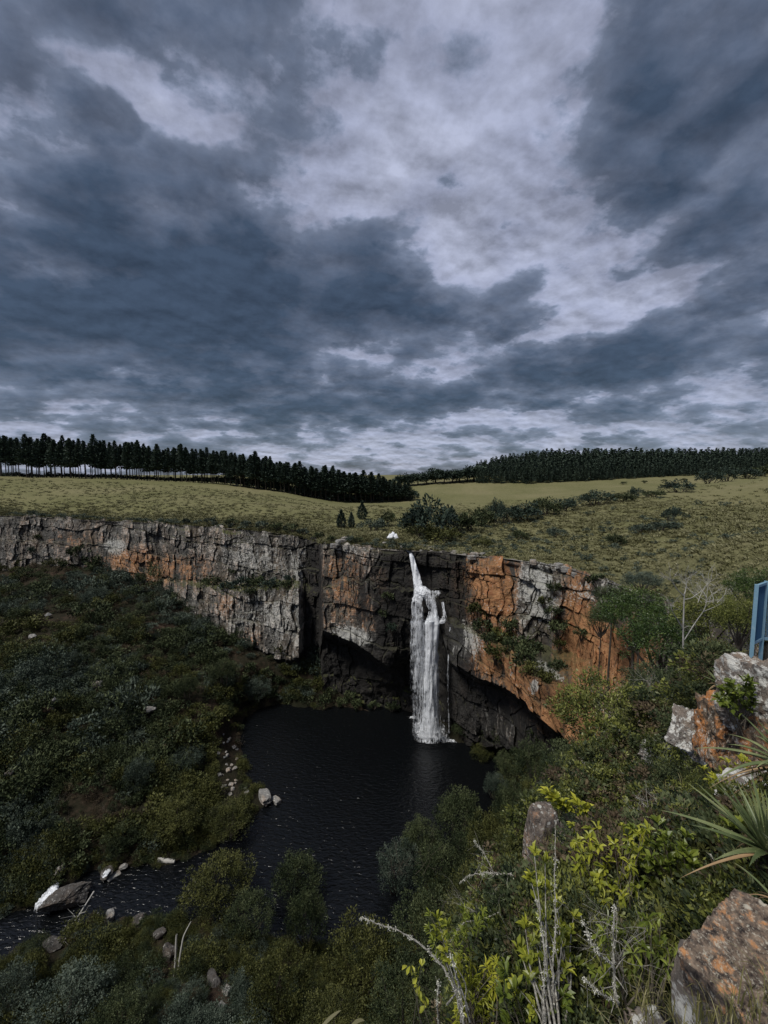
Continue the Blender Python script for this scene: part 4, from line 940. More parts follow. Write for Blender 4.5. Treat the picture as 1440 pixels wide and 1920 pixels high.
wpart('trickle', [(1176, 843, 847, 98.0, .9), (1190, 841, 844, 98, .75), (1260, 838, 841, 98.5, .6), (1330, 839, 842, 99.5, .5), (1375, 840, 844, 100, .45)], dens=.85, amp=.1)
def foam(pos_, rx, ry, h, name='foam', seed=0, dn=.9):
    n1, n2 = 40, 16; th = np.linspace(0, 2*np.pi, n1); rr_ = np.linspace(0, 1, n2); T_, R_ = np.meshgrid(th, rr_, indexing='ij')
    wob = 1+.45*fbm(np.cos(T_)*1.5+seed, np.sin(T_)*1.5, 0, 3, 55)*2
    X_ = np.cos(T_)*R_*rx*wob; Y_ = np.sin(T_)*R_*ry*wob; Z_ = h*np.exp(-(R_*1.6)**2)*(.8+fbm(X_*1.4, Y_*1.4, seed, 3, 56)*1.6)+.02
    mb = MB(); mb.add(np.stack([X_+pos_[0], Y_+pos_[1], Z_+pos_[2]], -1), grid_quads(n1, n2))
    o = mb.build(name, M['falls'], None, smooth=True, extra={'dens': (dn*(1.15-R_**2.2*1.1)).ravel()})
    o.parent = wf; o.matrix_parent_inverse = Matrix.Translation(-wf.location)
foam(Pz(808, 1376, 0), 4.6, 3.4, 2.0, seed=1, dn=1.05); foam(Pz(795, 1362, 0), 3, 2.2, 1.4, seed=2, dn=.85); foam(Pz(845, 1388, 0), 2.0, 1.1, .25, seed=3, dn=.8); foam(Pz(774, 1345, 0), 1.4, .9, .35, seed=4, dn=.75)
foam(Pz(822, 1384, 0), 3.4, 2.2, .5, seed=6, dn=.8)
# white water of the river just above the lip, with the river itself
rv = [(772, 1036, 103.8, 1.2), (764, 1031, 106.5, 1.6), (748, 1026, 110, 2.2), (738, 1022, 114, 2.8), (733, 1014, 119, 3.0), (742, 1008, 124, 3.0)]
pts = []
for px, py, Y_, w_ in rv: p_ = P(px, py, Y_); pts.append([p_[0], Y_, float(zpl(p_[0], Y_)[0]), w_])
pts = np.array(pts); t_ = np.linspace(0, len(pts)-1, 90); cpt = np.stack([np.interp(t_, np.arange(len(pts)), pts[:, k]) for k in range(4)], -1)
V_ = []
for k in range(90):
    for q in np.linspace(-1, 1, 7): V_.append([cpt[k, 0]+q*cpt[k, 3]*.5, cpt[k, 1], cpt[k, 2]+.35-.1*q*q])
V_ = np.array(V_); V_[:, 2] = np.maximum(V_[:, 2], zpl(V_[:, 0], V_[:, 1])+.12)
mb = MB(); mb.add(V_, grid_quads(90, 7)[:, ::-1]); tag(mb.build('river', M['water'], smooth=True), kind='structure')
rp_ = empty('river_rapid', tuple(cpt[38, :3])); tag(rp_, 'burst of white water where the river rounds the rocks above the falls', 'rapid')
for k, (px, py, rr2) in enumerate([(736, 1016, 1.5), (741, 1013, 1.2), (731, 1015, 1.0), (738, 1021, 1.0)]):
    p_ = P(px, py, 117); n1, n2 = 30, 12; T_, R_ = np.meshgrid(np.linspace(0, 2*np.pi, n1), np.linspace(0, 1, n2), indexing='ij')
    wob = 1+.9*fbm(np.cos(T_)*2+k, np.sin(T_)*2, 0, 3, 58); X_ = np.cos(T_)*R_*rr2*wob; Y_ = np.sin(T_)*R_*rr2*.8
    z0 = float(zpl(p_[0], 117)[0]); Z_ = z0+.2+1.9*np.exp(-(R_*1.7)**2)*(1+fbm(X_*2, Y_*2, k, 3, 59)*1.5)*rr2*.7
    mb = MB(); mb.add(np.stack([X_+p_[0], Y_+117, Z_], -1), grid_quads(n1, n2)); o = mb.build('spray', M['falls'], None, smooth=True, extra={'dens': (1.2-R_**3).ravel()})
    o.parent = rp_; o.matrix_parent_inverse = Matrix.Translation(-rp_.location)
# ================================================================== rocks
def ico(sub):
    import bmesh
    bm = bmesh.new(); bmesh.ops.create_icosphere(bm, subdivisions=sub, radius=1)
    v = np.array([x.co[:] for x in bm.verts]); t = np.array([[x.index for x in f.verts] for f in bm.faces]); bm.free(); return v, t
ICO = {k: ico(k) for k in (3, 4, 5, 6)}
def rock_mesh(seed, sub=3, npl=16, dims=(1, 1, 1), rough=.08, fr=2.0, tint=.5, box=.0):
    v, t = ICO[sub]; g = np.random.default_rng(seed); nn = rand_unit(npl, g); hh = g.uniform(.62, 1.0, npl)
    if box:
        nn = np.vstack([nn, np.eye(3), -np.eye(3)]+[]); hh = np.concatenate([hh+.25, np.full(6, .72)*g.uniform(.9, 1.1, 6)])
    dt = v@nn.T; rr_ = np.where(dt > .05, hh[None]/np.maximum(dt, .05), 9).min(1); rr_ = np.minimum(rr_, 1.25)
    rr_ = rr_*(1+rough*2*fbm(v[:, 0]*fr+seed, v[:, 1]*fr, v[:, 2]*fr, 4, seed % 50) + rough*.8*fbm(v[:, 0]*fr*4+seed, v[:, 1]*fr*4, v[:, 2]*fr*4, 3, 3))
    # bedding steps
    p_ = v*rr_[:, None]; st = np.sin(p_[:, 2]*9+seed)*.018; p_ = p_*(1+st[:, None])
    mb = MB(); mb.add(p_*np.array(dims), None, t, tint=tint); return mb
def rockmat(name, **k):
    m, nt, b = newmat(name); k.setdefault('wallattr', False); rock_nodes(nt, b, **k); M[name] = m
rockmat('pale_rock', scale=2.0, grey=(.20, .195, .185), lich=(.50, .50, .46), dark=(.04, .04, .04), bump=.6, bdist=.08)
rockmat('dark_rock', scale=2.0, grey=(.07, .065, .06), lich=(.28, .27, .25), dark=(.012, .012, .012), bump=.6, bdist=.1)
def boulder(px, py, Y_, dims, seed, mname, label, group=None, rz=0, tilt=0, box=0, sub=3, sink=.3, fn=None, name='boulder', npl=16, rough=.08):
    if Y_ is None: p_ = hit(px, py, fn or zlow, 20, 200)
    else: p_ = P(px, py, Y_)
    o = rock_mesh(seed, sub, dims=dims, box=box, npl=npl, rough=rough).build(name, M[mname], smooth=False, loc=tuple(p_+[0, 0, dims[2]*(1-sink)-dims[2]*.4]))
    o.rotation_euler = (R(tilt), R(tilt*.5), R(rz)); tag(o, label, 'rock', group); return o
for px, py, d_, mn, lab in [
    (497, 1497, (2.6, 1.3, 1.0), 'pale_rock', 'bright white boulder lying at the water edge on the left of the pool'), (517, 1502, (1.5, .9, .6), 'pale_rock', 'small white rock at the tip of the white boulder in the pool'),
    (102, 1322, (1.2, .9, 1.5), 'pale_rock', 'upright pale boulder alone among the scrub of the left slope'), (280, 1333, (1.6, 1.1, .9), 'pale_rock', 'broad pale grey rock half buried in the scrub of the left slope'),
    (247, 1346, (.9, .8, .8), 'pale_rock', 'small pale rock just left of the broad grey rock on the left slope'), (183, 1285, (1.4, 1.0, .9), 'pale_rock', 'grey rock in the scrub above the upright pale boulder'),
    (18, 1452, (1.1, .9, .9), 'pale_rock', 'pale rock at the left edge of the view on the scrub slope'), (60, 1195, (1.4, 1, .8), 'pale_rock', 'small pale rock high on the left slope under the cliff'), (90, 1155, (1.2, 1, .8), 'pale_rock', 'grey rock under the bushes at the top of the left slope'),
    (200, 1638, (1.6, 1.1, .8), 'dark_rock', 'grey rock with white water beside the cascade in the stream'), (213, 1645, (1.3, .8, .5), 'pale_rock', 'flat pale rock at the lower side of the stream cascade'), (232, 1625, (.8, .6, .5), 'pale_rock', 'small rounded pale rock at the head of the stream cascade'),
    (112, 1632, (1.3, .9, .8), 'pale_rock', 'pale rock on the far bank above the big dark boulder'), (20, 1742, (1.4, .9, .6), 'pale_rock', 'pale flat rock in the stream at the left edge'), (38, 1752, (2.2, .9, .5), 'dark_rock', 'long dark slab in the stream at the left edge'), (15, 1775, (2.0, .9, .5), 'pale_rock', 'pale slab on the near bank at the left edge'),
    (100, 1770, (1.6, 1.2, .8), 'dark_rock', 'reddish grey rock on the near stream bank left of the fallen tree'), (262, 1725, (1.3, .9, .9), 'dark_rock', 'brown rock standing on the near bank beside the stream'), (205, 1720, (1.0, .8, .9), 'pale_rock', 'small tan rock on the near stream bank'),
    (318, 1790, (1.3, 1.0, 1.3), 'dark_rock', 'grey rock behind the pair of white dead trunks'), (400, 1840, (1.3, .9, .8), 'dark_rock', 'reddish rock in the bottom scrub right of the white dead trunks'), (425, 1857, (.6, .5, .4), 'pale_rock', 'small pale square rock at the right end of the reddish rock'), (415, 1888, (.6, .5, .4), 'pale_rock', 'small white rocks spot low in the bottom scrub'), (300, 1752, (1.1, .8, .9), 'dark_rock', 'grey rock at the water edge beside the overhanging bush')]:
    h = hit(px, py+6, zlow, 20, 200); boulder(px, py, h[1], d_, px*3+py, mn, lab, rz=(px*37) % 180-90, tilt=(px % 17)-8, box=px % 2, sink=.25 if px > 450 or py < 1460 else .5, npl=24, rough=.16)
big = P(118, 1690, 61); o = boulder(120, 1684, 61, (4.3, 1.7, 1.5), 77, 'dark_rock', 'largest dark boulder in the stream with a lichen-pale upper edge and white water over it', rz=36, tilt=10, box=0, sub=6, sink=.5, npl=34, rough=.2)
# rock pile on the left shore of the pool
g = np.random.default_rng(8)
for i in range(34):
    px = 428+g.normal(0, 13)+i*.1; py = 1378+i*3.4+g.normal(0, 3); px = px-8+(py-1378)*.10
    h = hit(px, py, zlow, 20, 200); s_ = g.uniform(.18, .62)
    boulder(px, py, h[1], (s_*1.3, s_, s_*.7), 900+i, 'pale_rock', 'broken pale stone in the rock fall on the left shore of the pool', 'stones of the rock fall on the left shore', rz=g.uniform(0, 180), tilt=g.uniform(-20, 20), box=i % 2, sink=.15, name='stone')
# blocks along the rim by the falls and the little cairn-like stack
for i, (px, py, Y_, s_) in enumerate([(626, 1024, 117, 1.1), (640, 1018, 118, 1.5), (652, 1026, 116, 1.2), (664, 1030, 115, 1.0), (648, 1012, 121, 1.3), (680, 1030, 113, 1.0), (700, 1031, 112, 1.0), (716, 1028, 112, .8), (722, 1020, 114, .8), (790, 1034, 106, .6), (755, 1026, 109, .6), (890, 1041, 98, 1.0), (884, 1046, 97, 1.0), (905, 1040, 98.5, .7), (1000, 1055, 88.5, .9), (1048, 1062, 86, 1.0), (1062, 1068, 85, 1.1), (1080, 1078, 83, .9), (1122, 1092, 78, .9), (700, 1024, 115, .7)]):
    boulder(px, py, Y_, (s_*1.3, s_, s_*.75), 1300+i, 'pale_rock', 'pale weathered block on the cliff rim beside the waterfall', 'blocks along the cliff rim', rz=i*31, tilt=0, box=1, sink=.45, name='rock_block')
for i, (px, py, s_) in enumerate([(869, 1180, .75), (871, 1171, .55), (870, 1164, .42)]):
    boulder(px, py, 97.2, (s_*1.2, s_, s_*.8), 1400+i, 'pale_rock', ['bottom stone of the little white stack right of the falls', 'middle stone of the little white stack right of the falls', 'top stone of the little white stack right of the falls'][i], 'little stack of white stones', rz=i*50, box=1, sink=.5, name='stone')
# stream cascade over the big boulder
cs = empty('stream_cascade', tuple(P(90, 1685, 62))); tag(cs, 'white water sliding over the big dark boulder in the stream at the left', 'cascade')
def ccol(pts):
    o = column_of_water('white_water', pts, None, dens=1.0, thick=.8); o.parent = cs; o.matrix_parent_inverse = Matrix.Translation(-cs.location)
ccol([(1655, 104, 111, 63.5, 1.1), (1670, 92, 108, 61.5, 1.1), (1685, 76, 96, 60.4, 1.1), (1697, 66, 78, 60, 1.0), (1708, 64, 72, 59.8, .8)])
ccol([(1625, 203, 209, 66.8, 1.0), (1634, 197, 208, 65.6, 1.1), (1642, 190, 200, 64.5, .9)])
# ================================================================== driftwood and dead trunks
def stick(name, pts, r0, r1, mname, label, cat='branch', group=None, n=7, jit=.0, branches=0, seed=0, bl=.5):
    g = np.random.default_rng(seed); pts = np.array(pts, float); m_ = max(8, len(pts)*5); t_ = np.linspace(0, len(pts)-1, m_)
    # Catmull-Rom like smoothing
    q = np.stack([np.interp(t_, np.arange(len(pts)), pts[:, k]) for k in range(3)], -1)
    for _ in range(2): q[1:-1] = (q[:-2]+2*q[1:-1]+q[2:])/4
    q += g.normal(0, 1, q.shape)*jit
    mb = MB(); tube(mb, q, np.linspace(r0, r1, m_)*(1+g.uniform(-.18, .18, m_)), n)
    for k in range(branches):
        i_ = g.integers(m_//4, m_-1); d_ = rand_unit(1, g)[0]; d_[2] = abs(d_[2]); L_ = bl*g.uniform(.4, 1)
        rr2 = r0+(r1-r0)*i_/m_; e1 = q[i_]+d_*L_*.5+g.normal(0, .05*L_, 3); e2 = e1+d_*L_*.5+g.normal(0, .2*L_, 3)
        tube(mb, [q[i_], e1, e2], [rr2*.6, rr2*.4, rr2*.12], 5)
    o = mb.build(name, M[mname], smooth=True); tag(o, label, cat, group); return o
B_ = lambda px, py, Y_: P(px, py, Y_)
stick('dead_trunk', [B_(326, 1852, 49.5), B_(329, 1800, 50), B_(331, 1752, 50.5)], .16, .11, 'deadwood', 'left of the two upright bleached dead trunks at the bottom left', 'dead tree', seed=1)
stick('dead_trunk', [B_(331, 1846, 49.5), B_(338, 1790, 50), B_(344, 1755, 50.5), B_(358, 1728, 50.8)], .16, .06, 'deadwood', 'right bleached dead trunk, leaning at its tip', 'dead tree', seed=2)
stick('dead_trunk', [B_(297, 1845, 50), B_(328, 1836, 49.3)], .1, .08, 'deadwood', 'short dead log lying at the foot of the upright bleached trunks', 'log', seed=3)
stick('log', [B_(296, 1613, 68.5), B_(328, 1615, 68.3)], .42, .32, 'deadwood', 'cut pale log lying on the far bank at the water edge', 'log', seed=4)
stick('fallen_branch', [B_(176, 1672, 61), B_(155, 1705, 58), B_(135, 1735, 56.5), B_(118, 1770, 55)], .13, .05, 'deadwood', 'long dead branch leaning from the stream boulder over the near bank', seed=5, branches=12, bl=3.0)
stick('fallen_branch', [B_(150, 1720, 57), B_(138, 1760, 55.5), B_(140, 1790, 54)], .09, .03, 'deadwood', 'forked dead branch hanging over the bank under the longer one', seed=6, branches=8, bl=2.0)
print('falls done')
# ================================================================== the near slope: trees, rocks, shrubs, aloes, platform
def ztop(px, py, Y_): return P(px, py, Y_)
BIGT = [shrub_template(700+i, 190, 62, .050, rad=(1, 1, .9), asp=.45, clr=.17) for i in range(3)]
BIGM = {k: [(a_.mesh('foliage', M[k]), b_.mesh('stem', M['bark'])) for a_, b_ in BIGT] for k in ('leafy', 'bushgreen', 'shrub', 'grey', 'olive')}
def bigbush(name, px, py, Y_, wpx, hpx, kind, label, cat='tree', group=None):
    """px,py: centre of the crown in the photo, at distance Y_"""
    c_ = P(px, py, Y_)
    if Y_ > 33 and px < 1060:          # stand it on the slope below the crown
        if c_[2]-hpx/FPX*Y_/2 - float(zlow(c_[0], c_[1])[0]) > .35*hpx/FPX*Y_:
            Y_ = min(hit(px, py+hpx*.50, zlow, 20, 200)[1], Y_*1.5); c_ = P(px, py, Y_)
    rw = wpx/FPX*Y_/2*1.03; rh = hpx/FPX*Y_/2
    i_ = random.randrange(3); e_ = empty(name, (c_[0], c_[1], c_[2]-rh*.95), random.uniform(0, 6.28), (rw, rw, rh/.88)); tag(e_, label, cat, group)
    obj('foliage', BIGM[kind][i_][0], e_); obj('stem', BIGM[kind][i_][1], e_)
    g0 = float(zlow(c_[0], c_[1])[0]); zb = c_[2]-rh
    if zb-g0 > .3:
        mb = MB(); tube(mb, [[0, 0, 0], [.04, .03, .5], [0, 0, 1]], [.06, .045, .03], 7)
        o = mb.build('trunk', M['bark'], None, smooth=True); o.parent = e_; o.scale = (1, 1, (zb-g0+.6)/(rh/.88)); o.location = (0, 0, -(zb-g0+.3)/(rh/.88)+.1)
    return e_
for a_ in [
    ('broadleaf_tree', 1190, 1152, 42, 150, 115, 'leafy', 'dense green tree on the gorge edge right of the orange cliff'),
    ('broadleaf_tree', 1245, 1205, 36, 170, 130, 'leafy', 'dark green tree behind the bare white trunk'),
    ('broadleaf_tree', 1128, 1160, 52, 60, 60, 'shrub', 'small dark tree tucked against the right end of the orange cliff'),
    ('shrub', 1150, 1120, 62, 90, 50, 'shrub', 'dark bush on the cliff edge just above the dense green tree'),
    ('shrub', 1205, 1090, 60, 80, 40, 'grey', 'grey-green bush on the slope above the dense green tree'),
    ('broadleaf_tree', 1340, 1165, 30, 150, 120, 'bushgreen', 'leafy bush to the right of the bare white tree'),
    ('broadleaf_tree', 1420, 1105, 24, 110, 90, 'leafy', 'bright green bush just above the blue platform panel'),
    ('shrub', 1390, 1160, 15, 90, 110, 'bushgreen', 'bush pressed against the left side of the blue platform'),
    ('shrub', 1345, 1235, 20, 130, 70, 'olive', 'olive bush between the bare white tree and the pale rock outcrop'),
    ('shrub', 1240, 1290, 26, 150, 90, 'shrub', 'dark bush in the hollow at the foot of the bare white tree'),
    ('broadleaf_tree', 1140, 1345, 21, 225, 190, 'bushgreen', 'large sunlit olive-green bush in front of the orange cliff'),
    ('broadleaf_tree', 1215, 1400, 17, 160, 150, 'bushgreen', 'bush filling the gully right of the large sunlit bush'),
    ('broadleaf_tree', 1080, 1445, 24, 150, 130, 'shrub', 'dark bush below the large sunlit bush'),
    ('broadleaf_tree', 1000, 1430, 40, 90, 90, 'shrub', 'tree below the lower end of the orange cliff'),
    ('shrub', 890, 1335, 90, 60, 60, 'shrub', 'dark bush in the shade under the orange overhang nearest the falls'), ('shrub', 930, 1370, 82, 70, 60, 'shrub', 'dark bush below the middle of the orange overhang'), ('shrub', 905, 1410, 84, 50, 40, 'olive', 'low olive bush on the shore under the orange overhang'),
    ('shrub', 990, 1385, 72, 70, 60, 'shrub', 'dark bush at the foot of the orange overhang toward its lower end'), ('shrub', 865, 1365, 100, 40, 40, 'shrub', 'small dark bush by the water right of the foot of the falls'), ('shrub', 955, 1435, 74, 60, 60, 'shrub', 'dark bush above the right shore of the pool'), ('shrub', 930, 1475, 72, 50, 60, 'grey', 'grey-green bush hanging over the right shore of the pool'),
    ('broadleaf_tree', 950, 1370, 62, 70, 120, 'shrub', 'dark pointed tree standing before the undercut of the orange cliff'),
    ('shrub', 1180, 1490, 13, 170, 130, 'bushgreen', 'thick green bush above the small grey rock pillar'),
    ('shrub', 1290, 1500, 9.5, 110, 110, 'bushgreen', 'green bush at the foot of the orange rock block'),
    ('broadleaf_tree', 1040, 1510, 16, 90, 90, 'grey', 'grey-green bush behind the small grey rock pillar'),
    ('broadleaf_tree', 860, 1535, 55, 110, 130, 'shrub', 'tall tree rising over the right shore of the pool'),
    ('broadleaf_tree', 930, 1580, 44, 120, 150, 'olive', 'tree on the slope under the tall shore tree'),
    ('broadleaf_tree', 790, 1580, 57, 90, 100, 'shrub', 'open tree leaning over the water on the right of the pool'),
    ('broadleaf_tree', 750, 1630, 52, 100, 120, 'grey', 'thin grey-green tree between the pool and the bottom slope'),
    ('broadleaf_tree', 830, 1640, 46, 120, 130, 'shrub', 'dark tree in the middle of the lower slope'),
    ('broadleaf_tree', 560, 1650, 55, 110, 110, 'shrub', 'dark tree overhanging the near edge of the pool'),
    ('broadleaf_tree', 575, 1725, 48, 90, 130, 'shrub', 'dark narrow tree under the one overhanging the pool'),
    ('broadleaf_tree', 410, 1660, 57, 150, 110, 'olive', 'wide olive bush hanging over the mouth of the stream'),
    ('broadleaf_tree', 470, 1715, 52, 100, 90, 'shrub', 'bush on the near bank right of the wide olive bush'),
    ('broadleaf_tree', 680, 1800, 38, 170, 170, 'olive', 'large dark olive bush at the bottom centre'),
    ('broadleaf_tree', 530, 1850, 40, 150, 150, 'olive', 'olive bush at the bottom left of centre'),
    ('broadleaf_tree', 800, 1740, 33, 150, 150, 'shrub', 'dark bush behind the pale arching branch'),
    ('broadleaf_tree', 760, 1880, 24, 170, 150, 'shrub', 'very dark bush at the bottom behind the hanging yellow leaves'),
    ('broadleaf_tree', 900, 1700, 22, 150, 160, 'olive', 'dark bush filling the gap left of the aloe'),
    ('broadleaf_tree', 880, 1600, 36, 90, 110, 'shrub', 'dark bush on the slope left of the aloe and the grey pillar'),
    ('broadleaf_tree', 960, 1510, 33, 80, 110, 'shrub', 'dark tree left of the small grey rock pillar'),
    ('broadleaf_tree', 120, 1880, 44, 170, 110, 'grey', 'pale grey-green bush at the bottom left corner'),
    ('broadleaf_tree', 20, 1860, 46, 100, 100, 'grey', 'grey bush at the bottom left edge of the view'),
    ('broadleaf_tree', 225, 1910, 40, 120, 90, 'shrub', 'dark bush at the bottom edge left of the dead trunks'),
    ('broadleaf_tree', 620, 1925, 30, 150, 100, 'olive', 'dark olive bush at the very bottom centre')]:
    bigbush(*a_)
# larger shrubs one can tell apart on the left slope
for px, py, Y_, w_, h_, k_, lab in [(65, 1130, 150, 60, 50, 'grey', 'grey bush at the top of the left slope near the edge'), (180, 1120, 142, 60, 50, 'grey', 'rounded teal-grey bush high on the left slope'), (30, 1110, 165, 50, 50, 'shrub', 'dark bush under the cliff at the left edge'),
    (270, 1245, 118, 55, 50, 'grey', 'teal-grey bush in the middle of the left slope'), (90, 1250, 118, 90, 60, 'shrub', 'broad dark bush on the left slope above the upright boulder'), (350, 1290, 105, 50, 60, 'shrub', 'dark bush below the lower cliff on the left slope'), (350, 1420, 88, 70, 50, 'grey', 'teal bush on the lower left slope toward the rock fall'),
    (420, 1260, 113, 60, 60, 'shrub', 'tree at the foot of the grey cliff corner'), (480, 1290, 112, 60, 50, 'grey', 'grey-green tree at the foot of the cliff above the pool'), (180, 1390, 88, 60, 50, 'shrub', 'dark bush below the upright boulder on the left slope'), (260, 1450, 80, 60, 60, 'grey', 'teal-green bush above the stream bank'),
    (60, 1540, 71, 90, 60, 'grey', 'pale grey bush near the left edge above the stream'), (330, 1530, 73, 110, 60, 'olive', 'olive bush on the shore above the cut log'), (430, 1535, 74, 100, 60, 'olive', 'olive bush on the shore behind the white boulder'), (230, 1570, 70, 80, 60, 'shrub', 'dark bush on the bank above the stream rocks')]:
    bigbush('shrub', px, py, Y_, w_, h_, k_, lab, cat='shrub')
# ---------------------------------------------------------------- near rocks
rockmat('outcrop_rock', scale=4.5, lb=-.02, grey=(.17, .155, .14), lich=(.60, .60, .56), dark=(.03, .026, .023), bump=1.0, bdist=.05)
def orange_rock(name, sc_, base, oran, palec, darkc, stretch=(1, 1, 1), rot=(0, 0, 0), lichen=.5, of=.0):
    m, nt, b = newmat(name); oc = objcoord(nt); p = mapped(nt, oc, scale=tuple(sc_*x for x in stretch), rot=rot); q = mapped(nt, oc, scale=(sc_,)*3)
    n1 = noise(nt, p, .9, 6, .65, .3); n2 = noise(nt, p, 3.0, 7, .7); n3 = noise(nt, q, .7, 4, .6)
    c = mixc(nt, mathn(nt, 'MULTIPLY', mathn(nt, 'SUBTRACT', n2, .36), 3.4, clamp=True), darkc, base)
    fo = mathn(nt, 'MULTIPLY', mathn(nt, 'SUBTRACT', mathn(nt, 'MULTIPLY_ADD', mathn(nt, 'SUBTRACT', n2, .5), .8, n1), .53-of), 7, clamp=True)
    c = mixc(nt, mathn(nt, 'MULTIPLY', fo, .85), c, oran)
    # round pale lichen discs
    vo = N(nt, 'ShaderNodeTexVoronoi'); vo.inputs['Scale'].default_value = 1.7; nt.links.new(mapped(nt, oc, scale=(sc_,)*3), vo.inputs['Vector']); 
    nd = mathn(nt, 'MULTIPLY_ADD', mathn(nt, 'SUBTRACT', n2, .5), .5, vo.outputs['Distance'])
    sel = N(nt, 'ShaderNodeSeparateColor'); nt.links.new(vo.outputs['Color'], sel.inputs[0])
    fd = mathn(nt, 'MULTIPLY', mathn(nt, 'MULTIPLY', mathn(nt, 'SUBTRACT', .27, nd), 14, clamp=True), mathn(nt, 'GREATER_THAN', sel.outputs[0], 1-lichen))
    c = mixc(nt, mathn(nt, 'MULTIPLY', fd, .8), c, palec)
    fp = mathn(nt, 'MULTIPLY', mathn(nt, 'SUBTRACT', mathn(nt, 'MULTIPLY_ADD', n3, .35, noise(nt, p, 6.5, 6, .75)), .71), 9, clamp=True)
    c = mixc(nt, mathn(nt, 'MULTIPLY', fp, .8), c, palec)
    nt.links.new(c, b.inputs['Base Color']); b.inputs['Roughness'].default_value = .85
    set_bump(nt, b, mathn(nt, 'ADD', n2, mathn(nt, 'MULTIPLY', noise(nt, p, 9, 6, .7), .5)), .9, .03/sc_*4); M[name] = m
orange_rock('lichen_rock', 8.5, (.25, .19, .14), (.48, .22, .08), (.46, .43, .35), (.020, .015, .015), stretch=(1.2, 1, .32), rot=(R(20), R(-35), 0), lichen=.28, of=-.015)
orange_rock('rust_rock', 2.6, (.21, .15, .10), (.42, .17, .05), (.50, .48, .42), (.03, .024, .02), stretch=(1, 1, .6), lichen=.3, of=.06)
orange_rock('pillar_rock', 3.0, (.20, .165, .135), (.26, .15, .09), (.52, .52, .48), (.05, .04, .035), lichen=.3)
def near_rock(px, py, Y_, dims, seed, mn, label, rz=0, rx=0, ry=0, box=1, sub=6, rough=.10, npl=26, fr=2.4):
    o = rock_mesh(seed, sub, npl=npl, dims=dims, box=box, rough=rough, fr=fr).build('rock', M[mn], smooth=False, loc=tuple(P(px, py, Y_)))
    o.rotation_euler = (R(rx), R(ry), R(rz)); tag(o, label, 'rock'); return o
near_rock(1444, 1898, 1.90, (.35, .38, .56), 21, 'lichen_rock', 'big orange and brown lichen-crusted rock in the bottom right corner', rz=25, ry=-24, rx=8, rough=.09, fr=3.2)
near_rock(1338, 1925, 2.0, (.12, .22, .47), 22, 'outcrop_rock', 'thin grey slab leaning on the left side of the big lichen-crusted rock', rz=20, ry=-8, rough=.05)
near_rock(1440, 1325, 6.6, (.62, .75, .95), 23, 'outcrop_rock', 'tall pale rock splashed with white lichen under the blue platform', rz=15, rough=.32)
near_rock(1358, 1375, 7.2, (.42, .5, .72), 24, 'rust_rock', 'rust orange rock block below the white-lichened rock', rz=-10, rough=.3)
near_rock(1432, 1405, 6.2, (.30, .4, .55), 29, 'rust_rock', 'narrow rust brown rock right of the orange block', rz=12, rough=.3)
near_rock(1296, 1375, 8.6, (.40, .4, .55), 25, 'outcrop_rock', 'grey mottled rock leaning against the left of the orange block', ry=30, rz=20, rough=.32)
near_rock(1232, 1415, 10.5, (.42, .4, .34), 26, 'outcrop_rock', 'low grey rock in the bushes left of the rock outcrop', rz=40, rough=.32)
near_rock(1425, 1505, 5.0, (.48, .45, .30), 27, 'outcrop_rock', 'flat white-topped rock under the upper aloe on the right', rz=10, rough=.32)
near_rock(1388, 1480, 5.6, (.24, .3, .45), 33, 'rust_rock', 'small rust rock wedged left of the flat white-topped rock', rz=-20, rough=.32)
near_rock(1016, 1572, 8.0, (.34, .34, .80), 28, 'pillar_rock', 'small upright grey rock pillar with a white top', rz=12, ry=3, rough=.07)
near_rock(1075, 1600, 7.6, (.48, .4, .40), 30, 'pillar_rock', 'brown rock slope behind the leaves to the right of the small pillar', ry=25, rz=-15, rough=.3)
near_rock(988, 1925, 2.6, (.11, .1, .09), 31, 'outcrop_rock', 'small white lichen-covered stone at the bottom edge', rough=.15, sub=5)
near_rock(1215, 1930, 2.3, (.14, .12, .08), 32, 'outcrop_rock', 'small grey stone at the bottom edge left of the big rock', rough=.15, sub=5)
near_rock(1110, 1440, 19, (.7, .5, .5), 34, 'outcrop_rock', 'grey rock showing between the bushes below the large sunlit bush', rough=.32, sub=5)
near_rock(1200, 1370, 15.2, (.45, .4, .9), 36, 'rust_rock', 'narrow rust rock face in the gully of bushes', rough=.32, sub=5)
# ---------------------------------------------------------------- near ground cover (too many to count)
def near_pts(n, seed, x0=840, x1=1500, y0=1230, y1=1990):
    g = np.random.default_rng(seed); px = g.uniform(x0, x1, n); py = g.uniform(y0, y1, n)
    u = (px-720)/FPX; v = (py-960)/FPX; dy = c5-v*s5; dz = -s5-v*c5; out = np.full(n, np.nan)
    for Yk in np.geomspace(1.2, 34, 80):
        t = Yk/dy; below = (CZ+dz*t < zlow(u*t, np.full(n, Yk))) & np.isnan(out); out[below] = Yk
    ok = ~np.isnan(out) & (out > 1.6) & (out < 33); t = out/dy; x_ = (u*t)[ok]; return np.stack([x_, out[ok], zlow(x_, out[ok])], -1)
FINE = tmix(760, 22, 26, .17)
ROCKZ = [(1424, 1860, 1.95, .75), (1440, 1325, 6.6, .9), (1358, 1375, 7.2, .75), (1432, 1405, 6.2, .6), (1296, 1375, 8.6, .65), (1425, 1505, 5.0, .6), (1388, 1480, 5.6, .4), (1016, 1572, 8.0, .6), (1075, 1600, 7.6, .6), (1433, 1210, 8, .8), (1318, 1900, 1.98, .35)]
ROCKW = np.array([list(P(*a_[:3]))+[a_[3]] for a_ in ROCKZ])
